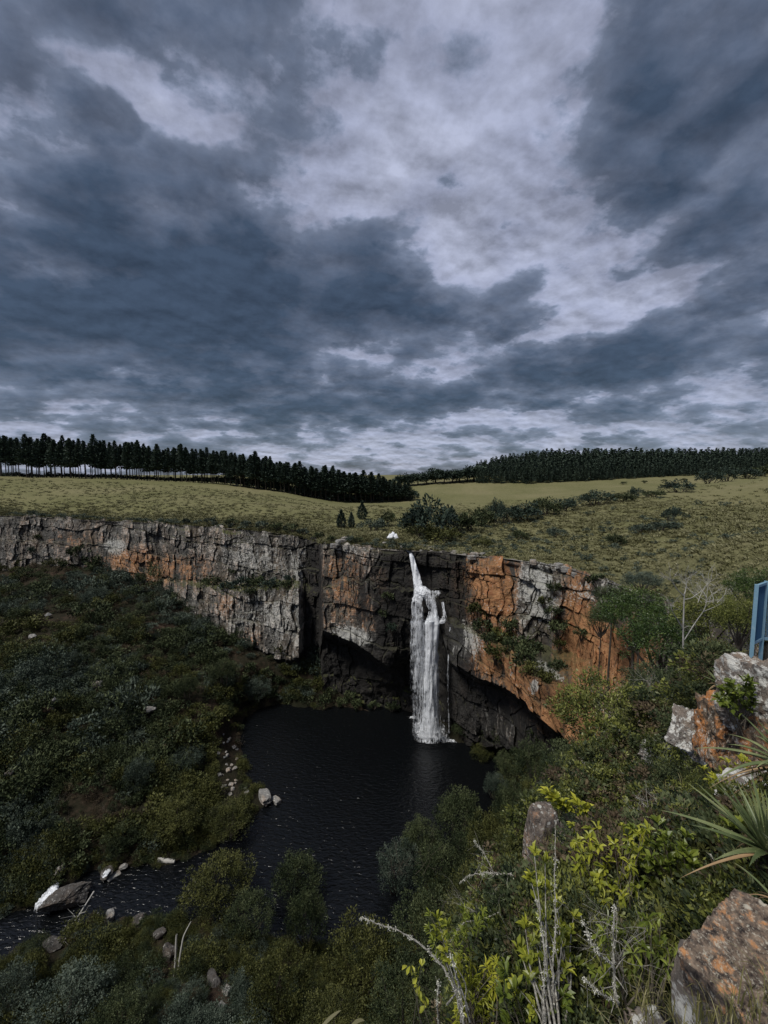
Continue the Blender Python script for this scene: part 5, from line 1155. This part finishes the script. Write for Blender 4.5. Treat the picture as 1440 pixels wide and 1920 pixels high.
for k, (mn, n_, lab) in enumerate([('bushgreen', 700, 'leafy green undergrowth covering the near slope'), ('shrub', 700, 'dark undergrowth between the plants of the near slope'), ('olive', 300, 'olive low shrubs over the near slope'), ('dry', 260, 'dry brown low scrub on the near slope')]):
    p_ = near_pts(n_, 40+k); g = np.random.default_rng(50+k)
    dm = np.min([np.linalg.norm((p_-q[:3])*[1, .8, .5], axis=1)-q[3] for q in ROCKW], axis=0); p_ = p_[dm > .05]; r_ = np.hypot(p_[:, 0], p_[:, 1])
    sz = (.13+.028*r_)*g.uniform(.5, 1.3, len(p_))
    instances('undergrowth', FINE, mn, p_-np.stack([0*sz, 0*sz, sz*.35], -1), np.stack([sz, sz, sz*.9], -1), g.uniform(0, 6.28, len(sz)), lab, 'undergrowth')
# fine grass blades and twigs
def blades(mb, base, n, L_, spread, w_, g, droop=.5, seg=5, tint=.5):
    for i in range(n):
        a_ = g.uniform(0, 6.28); l_ = L_*g.uniform(.5, 1.15); out = spread*g.uniform(.1, 1); b0 = base+g.normal(0, .03, 3)*[1, 1, 0]
        t_ = np.linspace(0, 1, seg); d_ = np.array([math.cos(a_), math.sin(a_), 0]); sd_ = np.array([-math.sin(a_), math.cos(a_), 0])
        ctr = b0+d_*(out*l_*t_[:, None]**1.3)+np.array([0, 0, 1])*(l_*(t_-droop*t_**2.6))[:, None]
        w1_ = (w_*(1-t_)**.6)[:, None]*sd_*.5
        v_ = np.stack([ctr-w1_, ctr+w1_], 1).reshape(-1, 3); q_ = np.array([[2*k, 2*k+1, 2*k+3, 2*k+2] for k in range(seg-1)])
        mb.add(v_, q_, tint=tint+g.normal(0, .2))
M['blade'] = foliage_mat('grass_blade', (.05, .055, .015), (.14, .13, .045), (.34, .31, .18), 3.0, .6, .15)
g = np.random.default_rng(91); mb = MB()
for p_ in near_pts(210, 77, 900, 1500, 1450, 1990):
    r_ = math.hypot(p_[0], p_[1]); blades(mb, p_, 12, .06*r_+.12, .7, .003+.0012*r_, g)
tag(mb.build('grass', M['blade']), 'thin grass blades mixed through the near slope', 'grass', kind='stuff')
mb = MB()
for px, py, Y_ in [(1310, 1262, 11), (1330, 1255, 10.5), (1350, 1250, 10), (1295, 1270, 12), (1370, 1240, 9)]:
    blades(mb, P(px, py+8, Y_), 90, .75, 1.1, .012, g, droop=.75, tint=.35)
tag(mb.build('grass_tussock', M['blade']), 'shaggy drooping grass hanging beside the pale rock under the blue platform', 'grass')
# ---------------------------------------------------------------- leaves with a real outline
def broadleaves(mb, pos, d, L_, W_, tint, g, up=None, curl=.15):
    n = len(pos); d = d/(np.linalg.norm(d, axis=1)[:, None]+1e-9)
    up = rand_unit(n, g)*.5+[0, 0, 1] if up is None else up
    s_ = np.cross(d, up); s_ /= np.linalg.norm(s_, axis=1)[:, None]+1e-9; nn = np.cross(s_, d)
    L_ = np.broadcast_to(L_, (n,))[:, None]; W_ = np.broadcast_to(W_, (n,))[:, None]
    T = [(0, 0, 0), (.35, .32, .05), (.72, .5, .02), (1, 0, -.25), (.72, -.5, .02), (.35, -.32, .05), (.38, 0, -.06), (.74, 0, -.14)]
    v = np.stack([pos+d*L_*a_+s_*W_*b_+nn*L_*(c_*1.0+curl*a_*a_*-.6) for a_, b_, c_ in T], 1).reshape(-1, 3)
    o = (np.arange(n)*8)[:, None]
    q = np.concatenate([o+[[1, 2, 7, 6]], o+[[6, 7, 4, 5]]]); t = np.concatenate([o+[[0, 1, 6]], o+[[0, 6, 5]], o+[[2, 3, 7]], o+[[7, 3, 4]]])
    mb.add(v, q, t, tint=np.repeat(np.broadcast_to(tint, (n,)), 8))
M['yellowleaf'] = foliage_mat('yellow_green_leaf', (.05, .068, .008), (.22, .245, .025), (.52, .50, .065), 6.0, .4, .22, .4)
M['greenleaf'] = foliage_mat('green_leaf', (.024, .040, .006), (.10, .135, .020), (.30, .34, .06), 4.0, .4, .2, .4)
def leafy_shrub(name, label, tips, base, mname, g, L_=.075, W_=.03, nl=9, hang=False, wood='stem', r0=.012, sub=3):
    """tips: list of (px, py, Y); base: (px, py, Y)"""
    b0 = P(*base); e_ = empty(name, tuple(b0)); tag(e_, label, 'shrub')
    st, lf = MB(), MB()
    for (px, py, Y_) in tips:
        q = P(px, py, Y_); bb = b0+g.normal(0, .06, 3); mid = bb*.45+q*.55+g.normal(0, .04, 3)+[0, 0, .03]
        pts = np.array([bb, (bb+mid)/2+g.normal(0, .03, 3), mid, q]); tt_ = np.linspace(0, 3, 13)
        c_ = np.stack([np.interp(tt_, range(4), pts[:, k]) for k in range(3)], -1); c_[1:-1] = (c_[:-2]+2*c_[1:-1]+c_[2:])/4
        tube(st, c_-b0, np.linspace(r0, r0*.25, 13), 5)
        dirn = c_[-1]-c_[-3]; dirn /= np.linalg.norm(dirn)
        for s in range(sub):
            f = 12-s*1.6; cpos = np.array([np.interp(f, range(13), c_[:, k]) for k in range(3)])
            if s: cpos = cpos+g.normal(0, .025, 3)
            n_ = max(3, int(nl*(1-.25*s))); dd = rand_unit(n_, g)*.9+dirn*.8+np.array([0, 0, -.9 if hang else .5])
            broadleaves(lf, np.repeat((cpos-b0)[None], n_, 0)+g.normal(0, .006, (n_, 3)), dd, L_*g.uniform(.6, 1.2, n_)*(1-.1*s), W_*g.uniform(.7, 1.2, n_), .62-.13*s+g.normal(0, .14, n_), g)
    st.build('stem', M[wood], e_, smooth=True); lf.build('foliage', M[mname], e_, smooth=False); return e_
def tipset(n, x0, x1, y0, y1, Y0, Y1, g): return [(g.uniform(x0, x1), g.uniform(y0, y1), g.uniform(Y0, Y1)) for _ in range(n)]
g = np.random.default_rng(17)
leafy_shrub('leafy_shrub', 'sapling with tufts of yellow-green leaves in front of the aloe', [(1002, 1602, 2.75), (1022, 1618, 2.8), (995, 1650, 2.7), (1032, 1668, 2.8), (1010, 1690, 2.7), (1045, 1700, 2.8), (1020, 1725, 2.7), (985, 1740, 2.6), (1048, 1742, 2.75), (975, 1780, 2.6), (1065, 1765, 2.7), (1000, 1830, 2.5), (1030, 1850, 2.5), (970, 1850, 2.5), (1055, 1880, 2.4), (1000, 1890, 2.4), (1075, 1720, 2.8), (1005, 1765, 2.6), (1042, 1785, 2.6), (990, 1800, 2.5), (1060, 1820, 2.5)], (1035, 1930, 2.3), 'yellowleaf', g, L_=.066, W_=.026, nl=12, r0=.010, wood='lichenwood')
leafy_shrub('leafy_shrub', 'twig of bright yellow leaves on top of the small grey rock pillar', [(1040, 1497, 7.4), (1052, 1508, 7.4), (1065, 1515, 7.4), (1085, 1510, 7.2), (1098, 1518, 7.2), (1030, 1490, 7.4)], (1075, 1560, 7.5), 'yellowleaf', g, L_=.19, W_=.08, nl=8, r0=.012)
leafy_shrub('leafy_shrub', 'shrub of hanging yellow-green leaves right of the small grey pillar', tipset(75, 1060, 1225, 1545, 1750, 3.2, 4.4, g), (1150, 1830, 3.3), 'yellowleaf', g, L_=.075, W_=.030, nl=10, hang=True, r0=.008)
leafy_shrub('leafy_shrub', 'dense green-leaved shrub between the hanging leaves and the right aloe', tipset(80, 1180, 1400, 1545, 1700, 3.4, 4.6, g), (1300, 1760, 3.6), 'greenleaf', g, L_=.085, W_=.042, nl=11, r0=.012)
leafy_shrub('leafy_shrub', 'low olive-leaved shrub in front of the big lichen-crusted rock', tipset(70, 1120, 1275, 1720, 1910, 2.5, 3.3, g), (1210, 1960, 2.4), 'greenleaf', g, L_=.075, W_=.022, nl=8, hang=True, r0=.007)
leafy_shrub('leafy_shrub', 'dark green leafy plant along the bottom edge left of the twiggy bush', tipset(42, 940, 1100, 1800, 1930, 2.3, 3.0, g), (1000, 1990, 2.4), 'greenleaf', g, L_=.065, W_=.026, nl=8, r0=.007)
leafy_shrub('leafy_shrub', 'golden green feathery plant at the bottom left of the near slope', tipset(70, 855, 945, 1800, 1925, 2.6, 3.0, g), (900, 1990, 2.5), 'yellowleaf', g, L_=.06, W_=.012, nl=12, hang=True, r0=.005)
leafy_shrub('leafy_shrub', 'single green sprig rising beside the pale arching branch', [(822, 1725, 2.6), (828, 1742, 2.6), (832, 1760, 2.58), (838, 1785, 2.56), (845, 1805, 2.55)], (868, 1900, 2.5), 'yellowleaf', g, L_=.06, W_=.024, nl=7, r0=.007, wood='lichenwood', sub=2)
leafy_shrub('leafy_shrub', 'drooping sprig of bright yellow leaves at the bottom centre', [(768, 1815, 2.6), (778, 1830, 2.6), (790, 1812, 2.6), (788, 1848, 2.6), (795, 1868, 2.6), (800, 1890, 2.6)], (806, 1960, 2.6), 'yellowleaf', g, L_=.055, W_=.03, nl=4, r0=.004, sub=1, hang=True)
leafy_shrub('leafy_shrub', 'grey-green feathery sprigs above the golden plant', tipset(26, 800, 960, 1700, 1800, 3.0, 3.8, g), (900, 1860, 3.2), 'greenleaf', g, L_=.06, W_=.012, nl=12, r0=.005)
leafy_shrub('leafy_shrub', 'green leafy bush at the top of the near outcrop beside the small aloe', tipset(26, 1345, 1420, 1275, 1330, 6.0, 6.6, g), (1390, 1360, 6.3), 'greenleaf', g, L_=.12, W_=.05, nl=8, r0=.01)
leafy_shrub('leafy_shrub', 'green sprigs growing from the foot of the orange rock block', tipset(24, 1320, 1400, 1425, 1470, 5.2, 6.0, g), (1360, 1510, 5.4), 'yellowleaf', g, L_=.09, W_=.035, nl=8, r0=.008)
# ---------------------------------------------------------------- aloes
M['aloe'] = foliage_mat('aloe_leaf', (.040, .062, .026), (.11, .145, .058), (.36, .37, .17), 5.0, .45, .05, .4)
M['aloe_dry'] = foliage_mat('dry_aloe_leaf', (.10, .065, .035), (.26, .17, .09), (.45, .34, .20), 5.0, .7)
def aloe(ctr, L_, W_, n_, label, g, lean=(0, 0, 0), dry=12, droop=.35):
    c_ = P(*ctr); e_ = empty('aloe', tuple(c_)); tag(e_, label, 'aloe')
    def leaf(mb, a_, el, l_, w_, dr_, tint):
        t_ = np.linspace(0, 1, 14); d_ = np.array([math.cos(a_), math.sin(a_), 0]); sd_ = np.array([-math.sin(a_), math.cos(a_), 0])
        h_ = np.sin(el)*t_-dr_*t_**2.2; o_ = np.cos(el)*t_; ct = (d_[None]*o_[:, None]+np.array([0, 0, 1])*h_[:, None]+np.array(lean)[None]*(t_**1.2)[:, None]+sd_[None]*(g.normal(0, .10)*t_**2)[:, None])*l_
        wd = w_*(1-t_**1.6)*(.72+.28*np.minimum(1, t_*5)); up = np.array([0, 0, 1.0])
        tang = np.gradient(ct, axis=0); nn = np.cross(tang, sd_); nn /= np.linalg.norm(nn, axis=1)[:, None]+1e-9
        nn = np.where(nn[:, 2:3] < 0, -nn, nn)
        sec = []
        for sx, hz in ((-.5, .18), (-.28, .0), (0, -.05), (.28, .0), (.5, .18), (.25, -.28), (0, -.36), (-.25, -.28)):
            sec.append(ct+sd_[None]*(wd*sx)[:, None]+nn*(wd*hz)[:, None])
        V_ = np.stack(sec, 1); m_, k_ = V_.shape[:2]; i, j = np.meshgrid(np.arange(m_-1), np.arange(k_), indexing='ij'); j2 = (j+1) % k_
        mb.add(V_.reshape(-1, 3), np.stack([i*k_+j, i*k_+j2, (i+1)*k_+j2, (i+1)*k_+j], -1).reshape(-1, 4), tint=(tint+.25*t_[:, None]+np.array([.12, 0, -.02, 0, .12, 0, 0, 0])[None]).ravel())
        # teeth
        for s_ in (0, 4):
            pt = V_[1:-2, s_]; dd = np.sign(-1 if s_ == 0 else 1)*sd_+tang[1:-2]/np.linalg.norm(tang[1:-2], axis=1)[:, None]*.8
            leaves(mb, pt, dd, w_*.16, w_*.07, .95, g)
    lv = []
    for i in range(n_):
        f = i/n_; mb = MB(); leaf(mb, i*2.4+g.normal(0, .15), R(18+62*f)+g.normal(0, .08), L_*(1-.35*f)*g.uniform(.85, 1.1), W_*(1-.3*f), droop*(1-f)*g.uniform(.5, 1.2)-.05, .32+g.normal(0, .08))
        mb.build('leaf', M['aloe'], e_, smooth=True)
    mb = MB()
    for i in range(dry): leaf(mb, g.uniform(0, 6.28), R(g.uniform(-25, 10)), L_*g.uniform(.5, .8), W_*.6, g.uniform(.4, .8), .4)
    mb.build('dead_leaves', M['aloe_dry'], e_, smooth=True)
    mb = MB(); tube(mb, [[0, 0, -L_*.7], [0, 0, -.1*L_], [0, 0, .05*L_]], [W_*1.1, W_*1.3, W_*.7], 9); mb.build('stalk', M['bark'], e_, smooth=True)
g = np.random.default_rng(23)
aloe((1440, 1598, 2.9), .64, .052, 44, 'large green aloe at the right edge below the rock outcrop', g, lean=(-.18, -.1, .05), droop=.25)
aloe((1478, 1440, 4.4), .85, .062, 26, 'aloe with long curving leaves at the right edge in front of the flat rock', g, lean=(-.12, 0, -.12), droop=.7)
aloe((1352, 1284, 8.2), .42, .045, 26, 'small spiky aloe left of the pale rock outcrop', g, droop=.15)
aloe((1000, 1692, 4.6), .46, .062, 26, 'grey-green aloe with dry lower leaves among the near shrubs', g, lean=(-.2, -.1, 0), dry=26, droop=.3)
aloe((1455, 1690, 2.4), .28, .02, 8, 'few dry grass-like leaves of a small aloe at the right edge', g, dry=14)
# ---------------------------------------------------------------- branches and bare shrubs
def lichen_branch(pts, r0, r1, label, seed, tufts=10, br=4, bl=.2):
    r0, r1 = r0*.62, r1*.62
    g = np.random.default_rng(seed); P3 = np.array([P(*p) for p in pts]); o0 = P3[0]
    e_ = empty('lichen_branch', tuple(o0)); tag(e_, label, 'branch'); n_ = len(pts)*9; t_ = np.linspace(0, len(pts)-1, n_)
    q = np.stack([np.interp(t_, range(len(pts)), P3[:, k]) for k in range(3)], -1)
    for _ in range(6): q[1:-1] = (q[:-2]+2*q[1:-1]+q[2:])/4
    q = q-o0+g.normal(0, .0025, q.shape); mb = MB(); rr_ = np.linspace(r0, r1, n_)*(1+g.uniform(-.3, .35, n_)); tube(mb, q, rr_, 8)
    for k in range(br):
        i_ = g.integers(n_//4, n_-2); d_ = rand_unit(1, g)[0]; L_ = bl*g.uniform(.3, 1); tube(mb, [q[i_], q[i_]+d_*L_*.5, q[i_]+d_*L_+g.normal(0, .1*L_, 3)], [rr_[i_]*.5, rr_[i_]*.35, .001], 5)
    mb.build('wood', M['lichenwood'], e_, smooth=True)
    tf = MB(); i_ = g.integers(0, n_, tufts*14); leaves(tf, q[i_]+g.normal(0, .004, (len(i_), 3)), rand_unit(len(i_), g), g.uniform(.003, .010, len(i_)), .004, .7, g)
    cl = g.integers(n_//6, n_, tufts); ii = np.repeat(cl, 16); leaves(tf, q[ii]+g.normal(0, .006, (len(ii), 3)), rand_unit(len(ii), g)-[0, 0, .8], g.uniform(.006, .018, len(ii)), .005, .8, g)
    tf.build('lichen', M['lichen'], e_); return e_
M['lichen'] = foliage_mat('pale_lichen', (.20, .20, .15), (.40, .40, .33), (.62, .61, .54), 40, .9)
lichen_branch([(870, 1925, 2.4), (852, 1850, 2.45), (830, 1812, 2.5), (800, 1778, 2.55), (755, 1748, 2.6), (715, 1734, 2.65), (678, 1722, 2.7)], .011, .005, 'pale lichen-crusted branch arching to the left over the gorge', 5, 15, 5, .06)
lichen_branch([(870, 1930, 2.35), (866, 1880, 2.4), (855, 1830, 2.42), (846, 1790, 2.45)], .009, .004, 'upright lichen-crusted stem under the arching branch', 6, 8, 3, .08)
lichen_branch([(822, 1930, 2.5), (820, 1880, 2.5), (822, 1838, 2.5)], .005, .003, 'thin white lichen twig left of the upright stem', 7, 6, 2, .05)
lichen_branch([(1040, 1930, 2.3), (1038, 1870, 2.35), (1036, 1815, 2.4), (1042, 1740, 2.5), (1040, 1650, 2.6), (1042, 1540, 2.9)], .012, .003, 'tall white lichen-crusted stem through the yellow-green sapling', 8, 14, 6, .12)
lichen_branch([(1018, 1930, 2.3), (1020, 1850, 2.35), (1022, 1770, 2.4), (1005, 1690, 2.5)], .008, .003, 'thinner pale stem left of the tall lichen-crusted one', 9, 9, 4, .1)
lichen_branch([(1165, 1935, 2.3), (1152, 1850, 2.4), (1150, 1790, 2.45), (1152, 1700, 2.5)], .014, .006, 'grey lichened trunk of the dead twiggy bush', 10, 14, 14, .22)
lichen_branch([(1160, 1880, 2.35), (1120, 1860, 2.3), (1095, 1835, 2.3)], .007, .003, 'pale side branch reaching left from the twiggy bush', 11, 8, 8, .12)
lichen_branch([(1150, 1810, 2.4), (1125, 1790, 2.35), (1108, 1765, 2.35), (1090, 1720, 2.4)], .007, .003, 'curved white branch in the middle of the twiggy bush', 12, 10, 8, .14)
lichen_branch([(1245, 1565, 5.4), (1225, 1525, 5.4), (1205, 1505, 5.5), (1190, 1490, 5.5)], .022, .006, 'forked bare white branch sticking up above the leafy shrubs', 13, 8, 8, .35)
lichen_branch([(1252, 1545, 5.4), (1262, 1520, 5.5), (1275, 1500, 5.6), (1270, 1490, 5.6)], .014, .004, 'thin curling white branch right of the forked one', 14, 6, 7, .3)
lichen_branch([(1370, 1665, 3.4), (1350, 1630, 3.4), (1330, 1600, 3.5)], .010, .004, 'white-speckled stick leaning toward the large aloe', 15, 6, 2, .1)
lichen_branch([(1010, 1650, 3.6), (960, 1640, 3.6), (920, 1636, 3.7), (880, 1640, 3.8), (862, 1655, 3.8)], .010, .004, 'shaggy pale branch arching left from the aloe', 16, 14, 10, .22)
lichen_branch([(960, 1700, 3.4), (905, 1724, 3.4), (870, 1728, 3.5), (845, 1765, 3.5)], .007, .003, 'thin grey branch curving down over the feathery sprigs', 18, 5, 5, .12)
lichen_branch([(925, 1635, 4.2), (908, 1600, 4.3), (890, 1578, 4.4)], .008, .003, 'wispy pale twig pointing up-left above the aloe', 19, 8, 10, .2)
# twiggy bare bushes: each one thing
def twiggy(px, py, Y_, w_, h_, n_, label, seed, mn='lichenwood', r0=.006, lvl=3):
    r0 *= .75
    g = np.random.default_rng(seed); mb = MB(); b0 = P(px, py, Y_); k_ = Y_/FPX
    def grow(p, d, L_, r_, lv):
        n1 = 4; pts = [p]; 
        for i in range(n1): d = d+g.normal(0, .22, 3); d /= np.linalg.norm(d); pts.append(pts[-1]+d*L_/n1)
        tube(mb, pts, np.linspace(r_, r_*.45, n1+1), 4)
        if lv > 0:
            for j in range(g.integers(2, 4)): 
                i_ = g.integers(2, n1+1); dd = d+g.normal(0, .55, 3); grow(pts[i_], dd/np.linalg.norm(dd), L_*g.uniform(.45, .75), r_*.5, lv-1)
    for i in range(n_):
        d_ = np.array([g.normal(0, w_/h_*.5), g.normal(0, .3), 1.0]); d_ /= np.linalg.norm(d_); grow(np.array([g.normal(0, w_*k_*.12), g.normal(0, .05), 0]), d_, h_*k_*.5*g.uniform(.7, 1.1), r0, lvl)
    o = mb.build('bare_shrub', M[mn], smooth=True, loc=tuple(b0)); tag(o, label, 'shrub'); return o
twiggy(1150, 1860, 2.55, 110, 230, 9, 'dead twiggy bush with grey lichened twigs left of the big rock', 61, r0=.005)
twiggy(1000, 1850, 2.9, 110, 200, 7, 'fine grey twigs behind the yellow-green sapling', 62, r0=.004)
twiggy(930, 1730, 3.9, 150, 130, 9, 'tangle of thin grey twigs left of the aloe', 63, r0=.005)
twiggy(1220, 1560, 6.5, 120, 110, 7, 'tangle of bare twigs above the dense green-leaved shrub', 64, r0=.009)
twiggy(1250, 1330, 16, 160, 100, 9, 'grey bare scrub in the gully under the white tree', 65, r0=.02)
twiggy(1330, 1130, 28, 130, 90, 12, 'leafless silvery bush behind the bare white tree', 66, 'deadwood', r0=.03)
twiggy(1300, 1420, 8.6, 90, 110, 6, 'bare twigs over the grey mottled rock', 67, r0=.010)
twiggy(1100, 1500, 12, 130, 110, 7, 'grey twiggy scrub behind the yellow leaves on the pillar', 68, r0=.012)
twiggy(760, 1640, 48, 110, 90, 9, 'grey leafless scrub leaning over the near water of the pool', 69, 'stem', r0=.03)
twiggy(1410, 1390, 6.4, 70, 90, 5, 'pale dead twigs in front of the rust rock', 70, r0=.006)
# the bare white tree
bt = empty('bare_tree', tuple(P(1303, 1318, 16.5))); tag(bt, 'slender bare white-barked tree with forked leafless crown', 'tree')
def limb(name, pts, r0, r1, tw=0, seed=0, tl=.8):
    g = np.random.default_rng(seed); mb = MB(); r0, r1, tl = r0*.5, r1*.5, tl*.75; q0 = np.array([P(p[0], p[1], p[2]*.75) for p in pts]); t_ = np.linspace(0, len(pts)-1, len(pts)*5)
    q = np.stack([np.interp(t_, range(len(pts)), q0[:, k]) for k in range(3)], -1)
    for _ in range(3): q[1:-1] = (q[:-2]+2*q[1:-1]+q[2:])/4
    o0 = np.array(bt.location); tube(mb, q-o0, np.linspace(r0, r1, len(q)), 7)
    for k in range(tw*2//3):
        i_ = g.integers(len(q)//2, len(q)); d_ = rand_unit(1, g)[0]; d_[2] = abs(d_[2])+.3; d_ /= np.linalg.norm(d_); L_ = tl*g.uniform(.4, 1)
        p1 = q[i_]-o0+d_*L_*.5; d2 = d_+rand_unit(1, g)[0]*.5; tube(mb, [q[i_]-o0, p1, p1+d2*L_*.5], [r1*.8, r1*.5, .004], 4)
        for _ in range(2): tube(mb, [p1, p1+(d_+rand_unit(1, g)[0]*.8)*L_*.45], [r1*.45, .003], 3)
    mb.build(name, M['whitebark'], bt, smooth=True)
M['whitebark'] = bark_mat('white_bark', (.20, .19, .175), (.44, .43, .39), 4)
limb('trunk', [(1303, 1318, 22), (1291, 1285, 22), (1284, 1262, 22), (1281, 1220, 22), (1281, 1180, 22), (1283, 1113, 22)], .095, .05)
limb('branch', [(1283, 1118, 22), (1268, 1104, 21.8), (1262, 1092, 21.7), (1256, 1080, 21.6)], .04, .018, 12, 1)
limb('branch', [(1283, 1116, 22), (1287, 1100, 22.2), (1286, 1080, 22.3)], .04, .018, 12, 2)
limb('branch', [(1283, 1124, 22), (1296, 1122, 22), (1310, 1112, 22.2), (1322, 1104, 22.4)], .04, .018, 14, 3, 1.0)
limb('branch', [(1281, 1180, 22), (1268, 1158, 21.8), (1259, 1145, 21.6), (1258, 1132, 21.6)], .04, .016, 8, 4)
limb('branch', [(1281, 1178, 22), (1290, 1174, 22)], .03, .015, 3, 5, .4)
limb('branch', [(1283, 1200, 22), (1305, 1165, 22.6), (1320, 1145, 23), (1326, 1125, 23), (1320, 1112, 23)], .04, .018, 12, 6, 1.0)
limb('branch', [(1318, 1147, 23), (1335, 1140, 23), (1352, 1132, 23)], .03, .012, 8, 7)
# ---------------------------------------------------------------- the blue viewing platform corner
m, nt, b = newmat('blue_paint'); n1 = noise(nt, objcoord(nt), 9, 6, .7)
nt.links.new(mixc(nt, mathn(nt, 'MULTIPLY', mathn(nt, 'SUBTRACT', n1, .5), 4, clamp=True), (.16, .29, .38), (.27, .38, .44)), b.inputs['Base Color']); b.inputs['Roughness'].default_value = .45; b.inputs['Specular IOR Level'].default_value = .5; M['frameblue'] = m
m, nt, b = newmat('blue_mesh'); b.inputs['Base Color'].default_value = (.045, .12, .22, 1); b.inputs['Roughness'].default_value = .5; M['meshblue'] = m
def bar(mb, a_, b_, w_, d_=None):
    a_, b_ = np.array(a_, float), np.array(b_, float); d_ = d_ or w_; t = b_-a_; t /= np.linalg.norm(t)
    ref = np.array([0, 0, 1.0]) if abs(t[2]) < .9 else np.array([.6, .8, 0]); s_ = np.cross(t, ref); s_ /= np.linalg.norm(s_); n_ = np.cross(s_, t)
    v = [p+s_*sx*w_/2+n_*sy*d_/2 for p in (a_, b_) for sx, sy in ((-1, -1), (1, -1), (1, 1), (-1, 1))]
    mb.add(v, [[0, 1, 2, 3], [7, 6, 5, 4], [0, 4, 5, 1], [1, 5, 6, 2], [2, 6, 7, 3], [3, 7, 4, 0]])
pc = P(1437, 1090, 8.0); pc_b = pc.copy(); zt, zb = pc[2], P(1433, 1200, 8.0)[2]; zg = P(1433, 1222, 8.0)[2]
back = P(1419, 1095, 7.75); back[2] = zt; rgt = pc+np.array([1.9, -.25, 0])
vp = empty('viewing_platform', (pc[0], pc[1], zg)); tag(vp, 'blue steel railing corner of the viewing platform at the right edge', 'railing'); o0 = np.array(vp.location)
def pl_(name, fn, mn): 
    mb = MB(); fn(mb); o = mb.build(name, M[mn], vp); return o
for q in (pc, back, rgt): pl_('post', lambda mb, q=q: bar(mb, [q[0]-o0[0], q[1]-o0[1], zt+.004-o0[2]], [q[0]-o0[0], q[1]-o0[1], zg-.25-o0[2]], .06), 'frameblue')
def railf(a_, b_):
    def f(mb):
        d_ = (b_-a_)/np.linalg.norm(b_-a_); A, B = a_+d_*.032-o0, b_-d_*.032-o0
        for z_ in (zt-.03, zb+.03): bar(mb, [A[0], A[1], z_-o0[2]], [B[0], B[1], z_-o0[2]], .045)
    return f
def meshf(a_, b_):
    def f(mb):
        L_ = np.linalg.norm(b_-a_); n_ = int(L_/.022); H_ = zt-zb
        for i in range(1, n_):
            q = a_+(b_-a_)*i/n_-o0; bar(mb, [q[0], q[1], zt-.055-o0[2]], [q[0], q[1], zb+.055-o0[2]], .009, .004)
        for j in range(1, int(H_/.045)):
            z_ = zb+.05+j*.045-o0[2]
            if z_ < zt-.06-o0[2]: d_ = (b_-a_)/L_; A, B = a_+d_*.033-o0, b_-d_*.033-o0; bar(mb, [A[0], A[1]+.006, z_], [B[0], B[1]+.006, z_], .007, .004)
    return f
for a_, b_ in ((back, pc), (pc, rgt)): pl_('rail', railf(a_, b_), 'frameblue'); pl_('mesh_panel', meshf(a_, b_), 'meshblue')
# a pair of blurred pale grass leaves at the bottom edge
g = np.random.default_rng(3)
for px, x2, lab in [(600, 640, 'left of the two pale curved grass leaves poking up at the bottom edge'), (658, 684, 'right of the two pale curved grass leaves poking up at the bottom edge')]:
    a_, b_, c_ = P(px-8, 1940, .55), P((px+x2)/2-4, 1908, .55), P(x2, 1894 if px < 650 else 1914, .55); t_ = np.linspace(0, 1, 10)[:, None]
    q = a_*(1-t_)**2+2*b_*t_*(1-t_)+c_*t_*t_; w_ = (.0035*np.sin(np.clip(t_*.9+.1, 0, 1)*np.pi)**.7); v_ = np.stack([q-[0, 0, 1]*w_, q+[0, .3, 1]*w_], 1).reshape(-1, 3)-a_
    mb = MB(); mb.add(v_, [[2*k, 2*k+1, 2*k+3, 2*k+2] for k in range(9)], tint=.8); o = mb.build('grass_leaf', M['blade'], loc=tuple(a_)); tag(o, lab, 'grass leaf')
print('near done', len(bpy.data.objects))
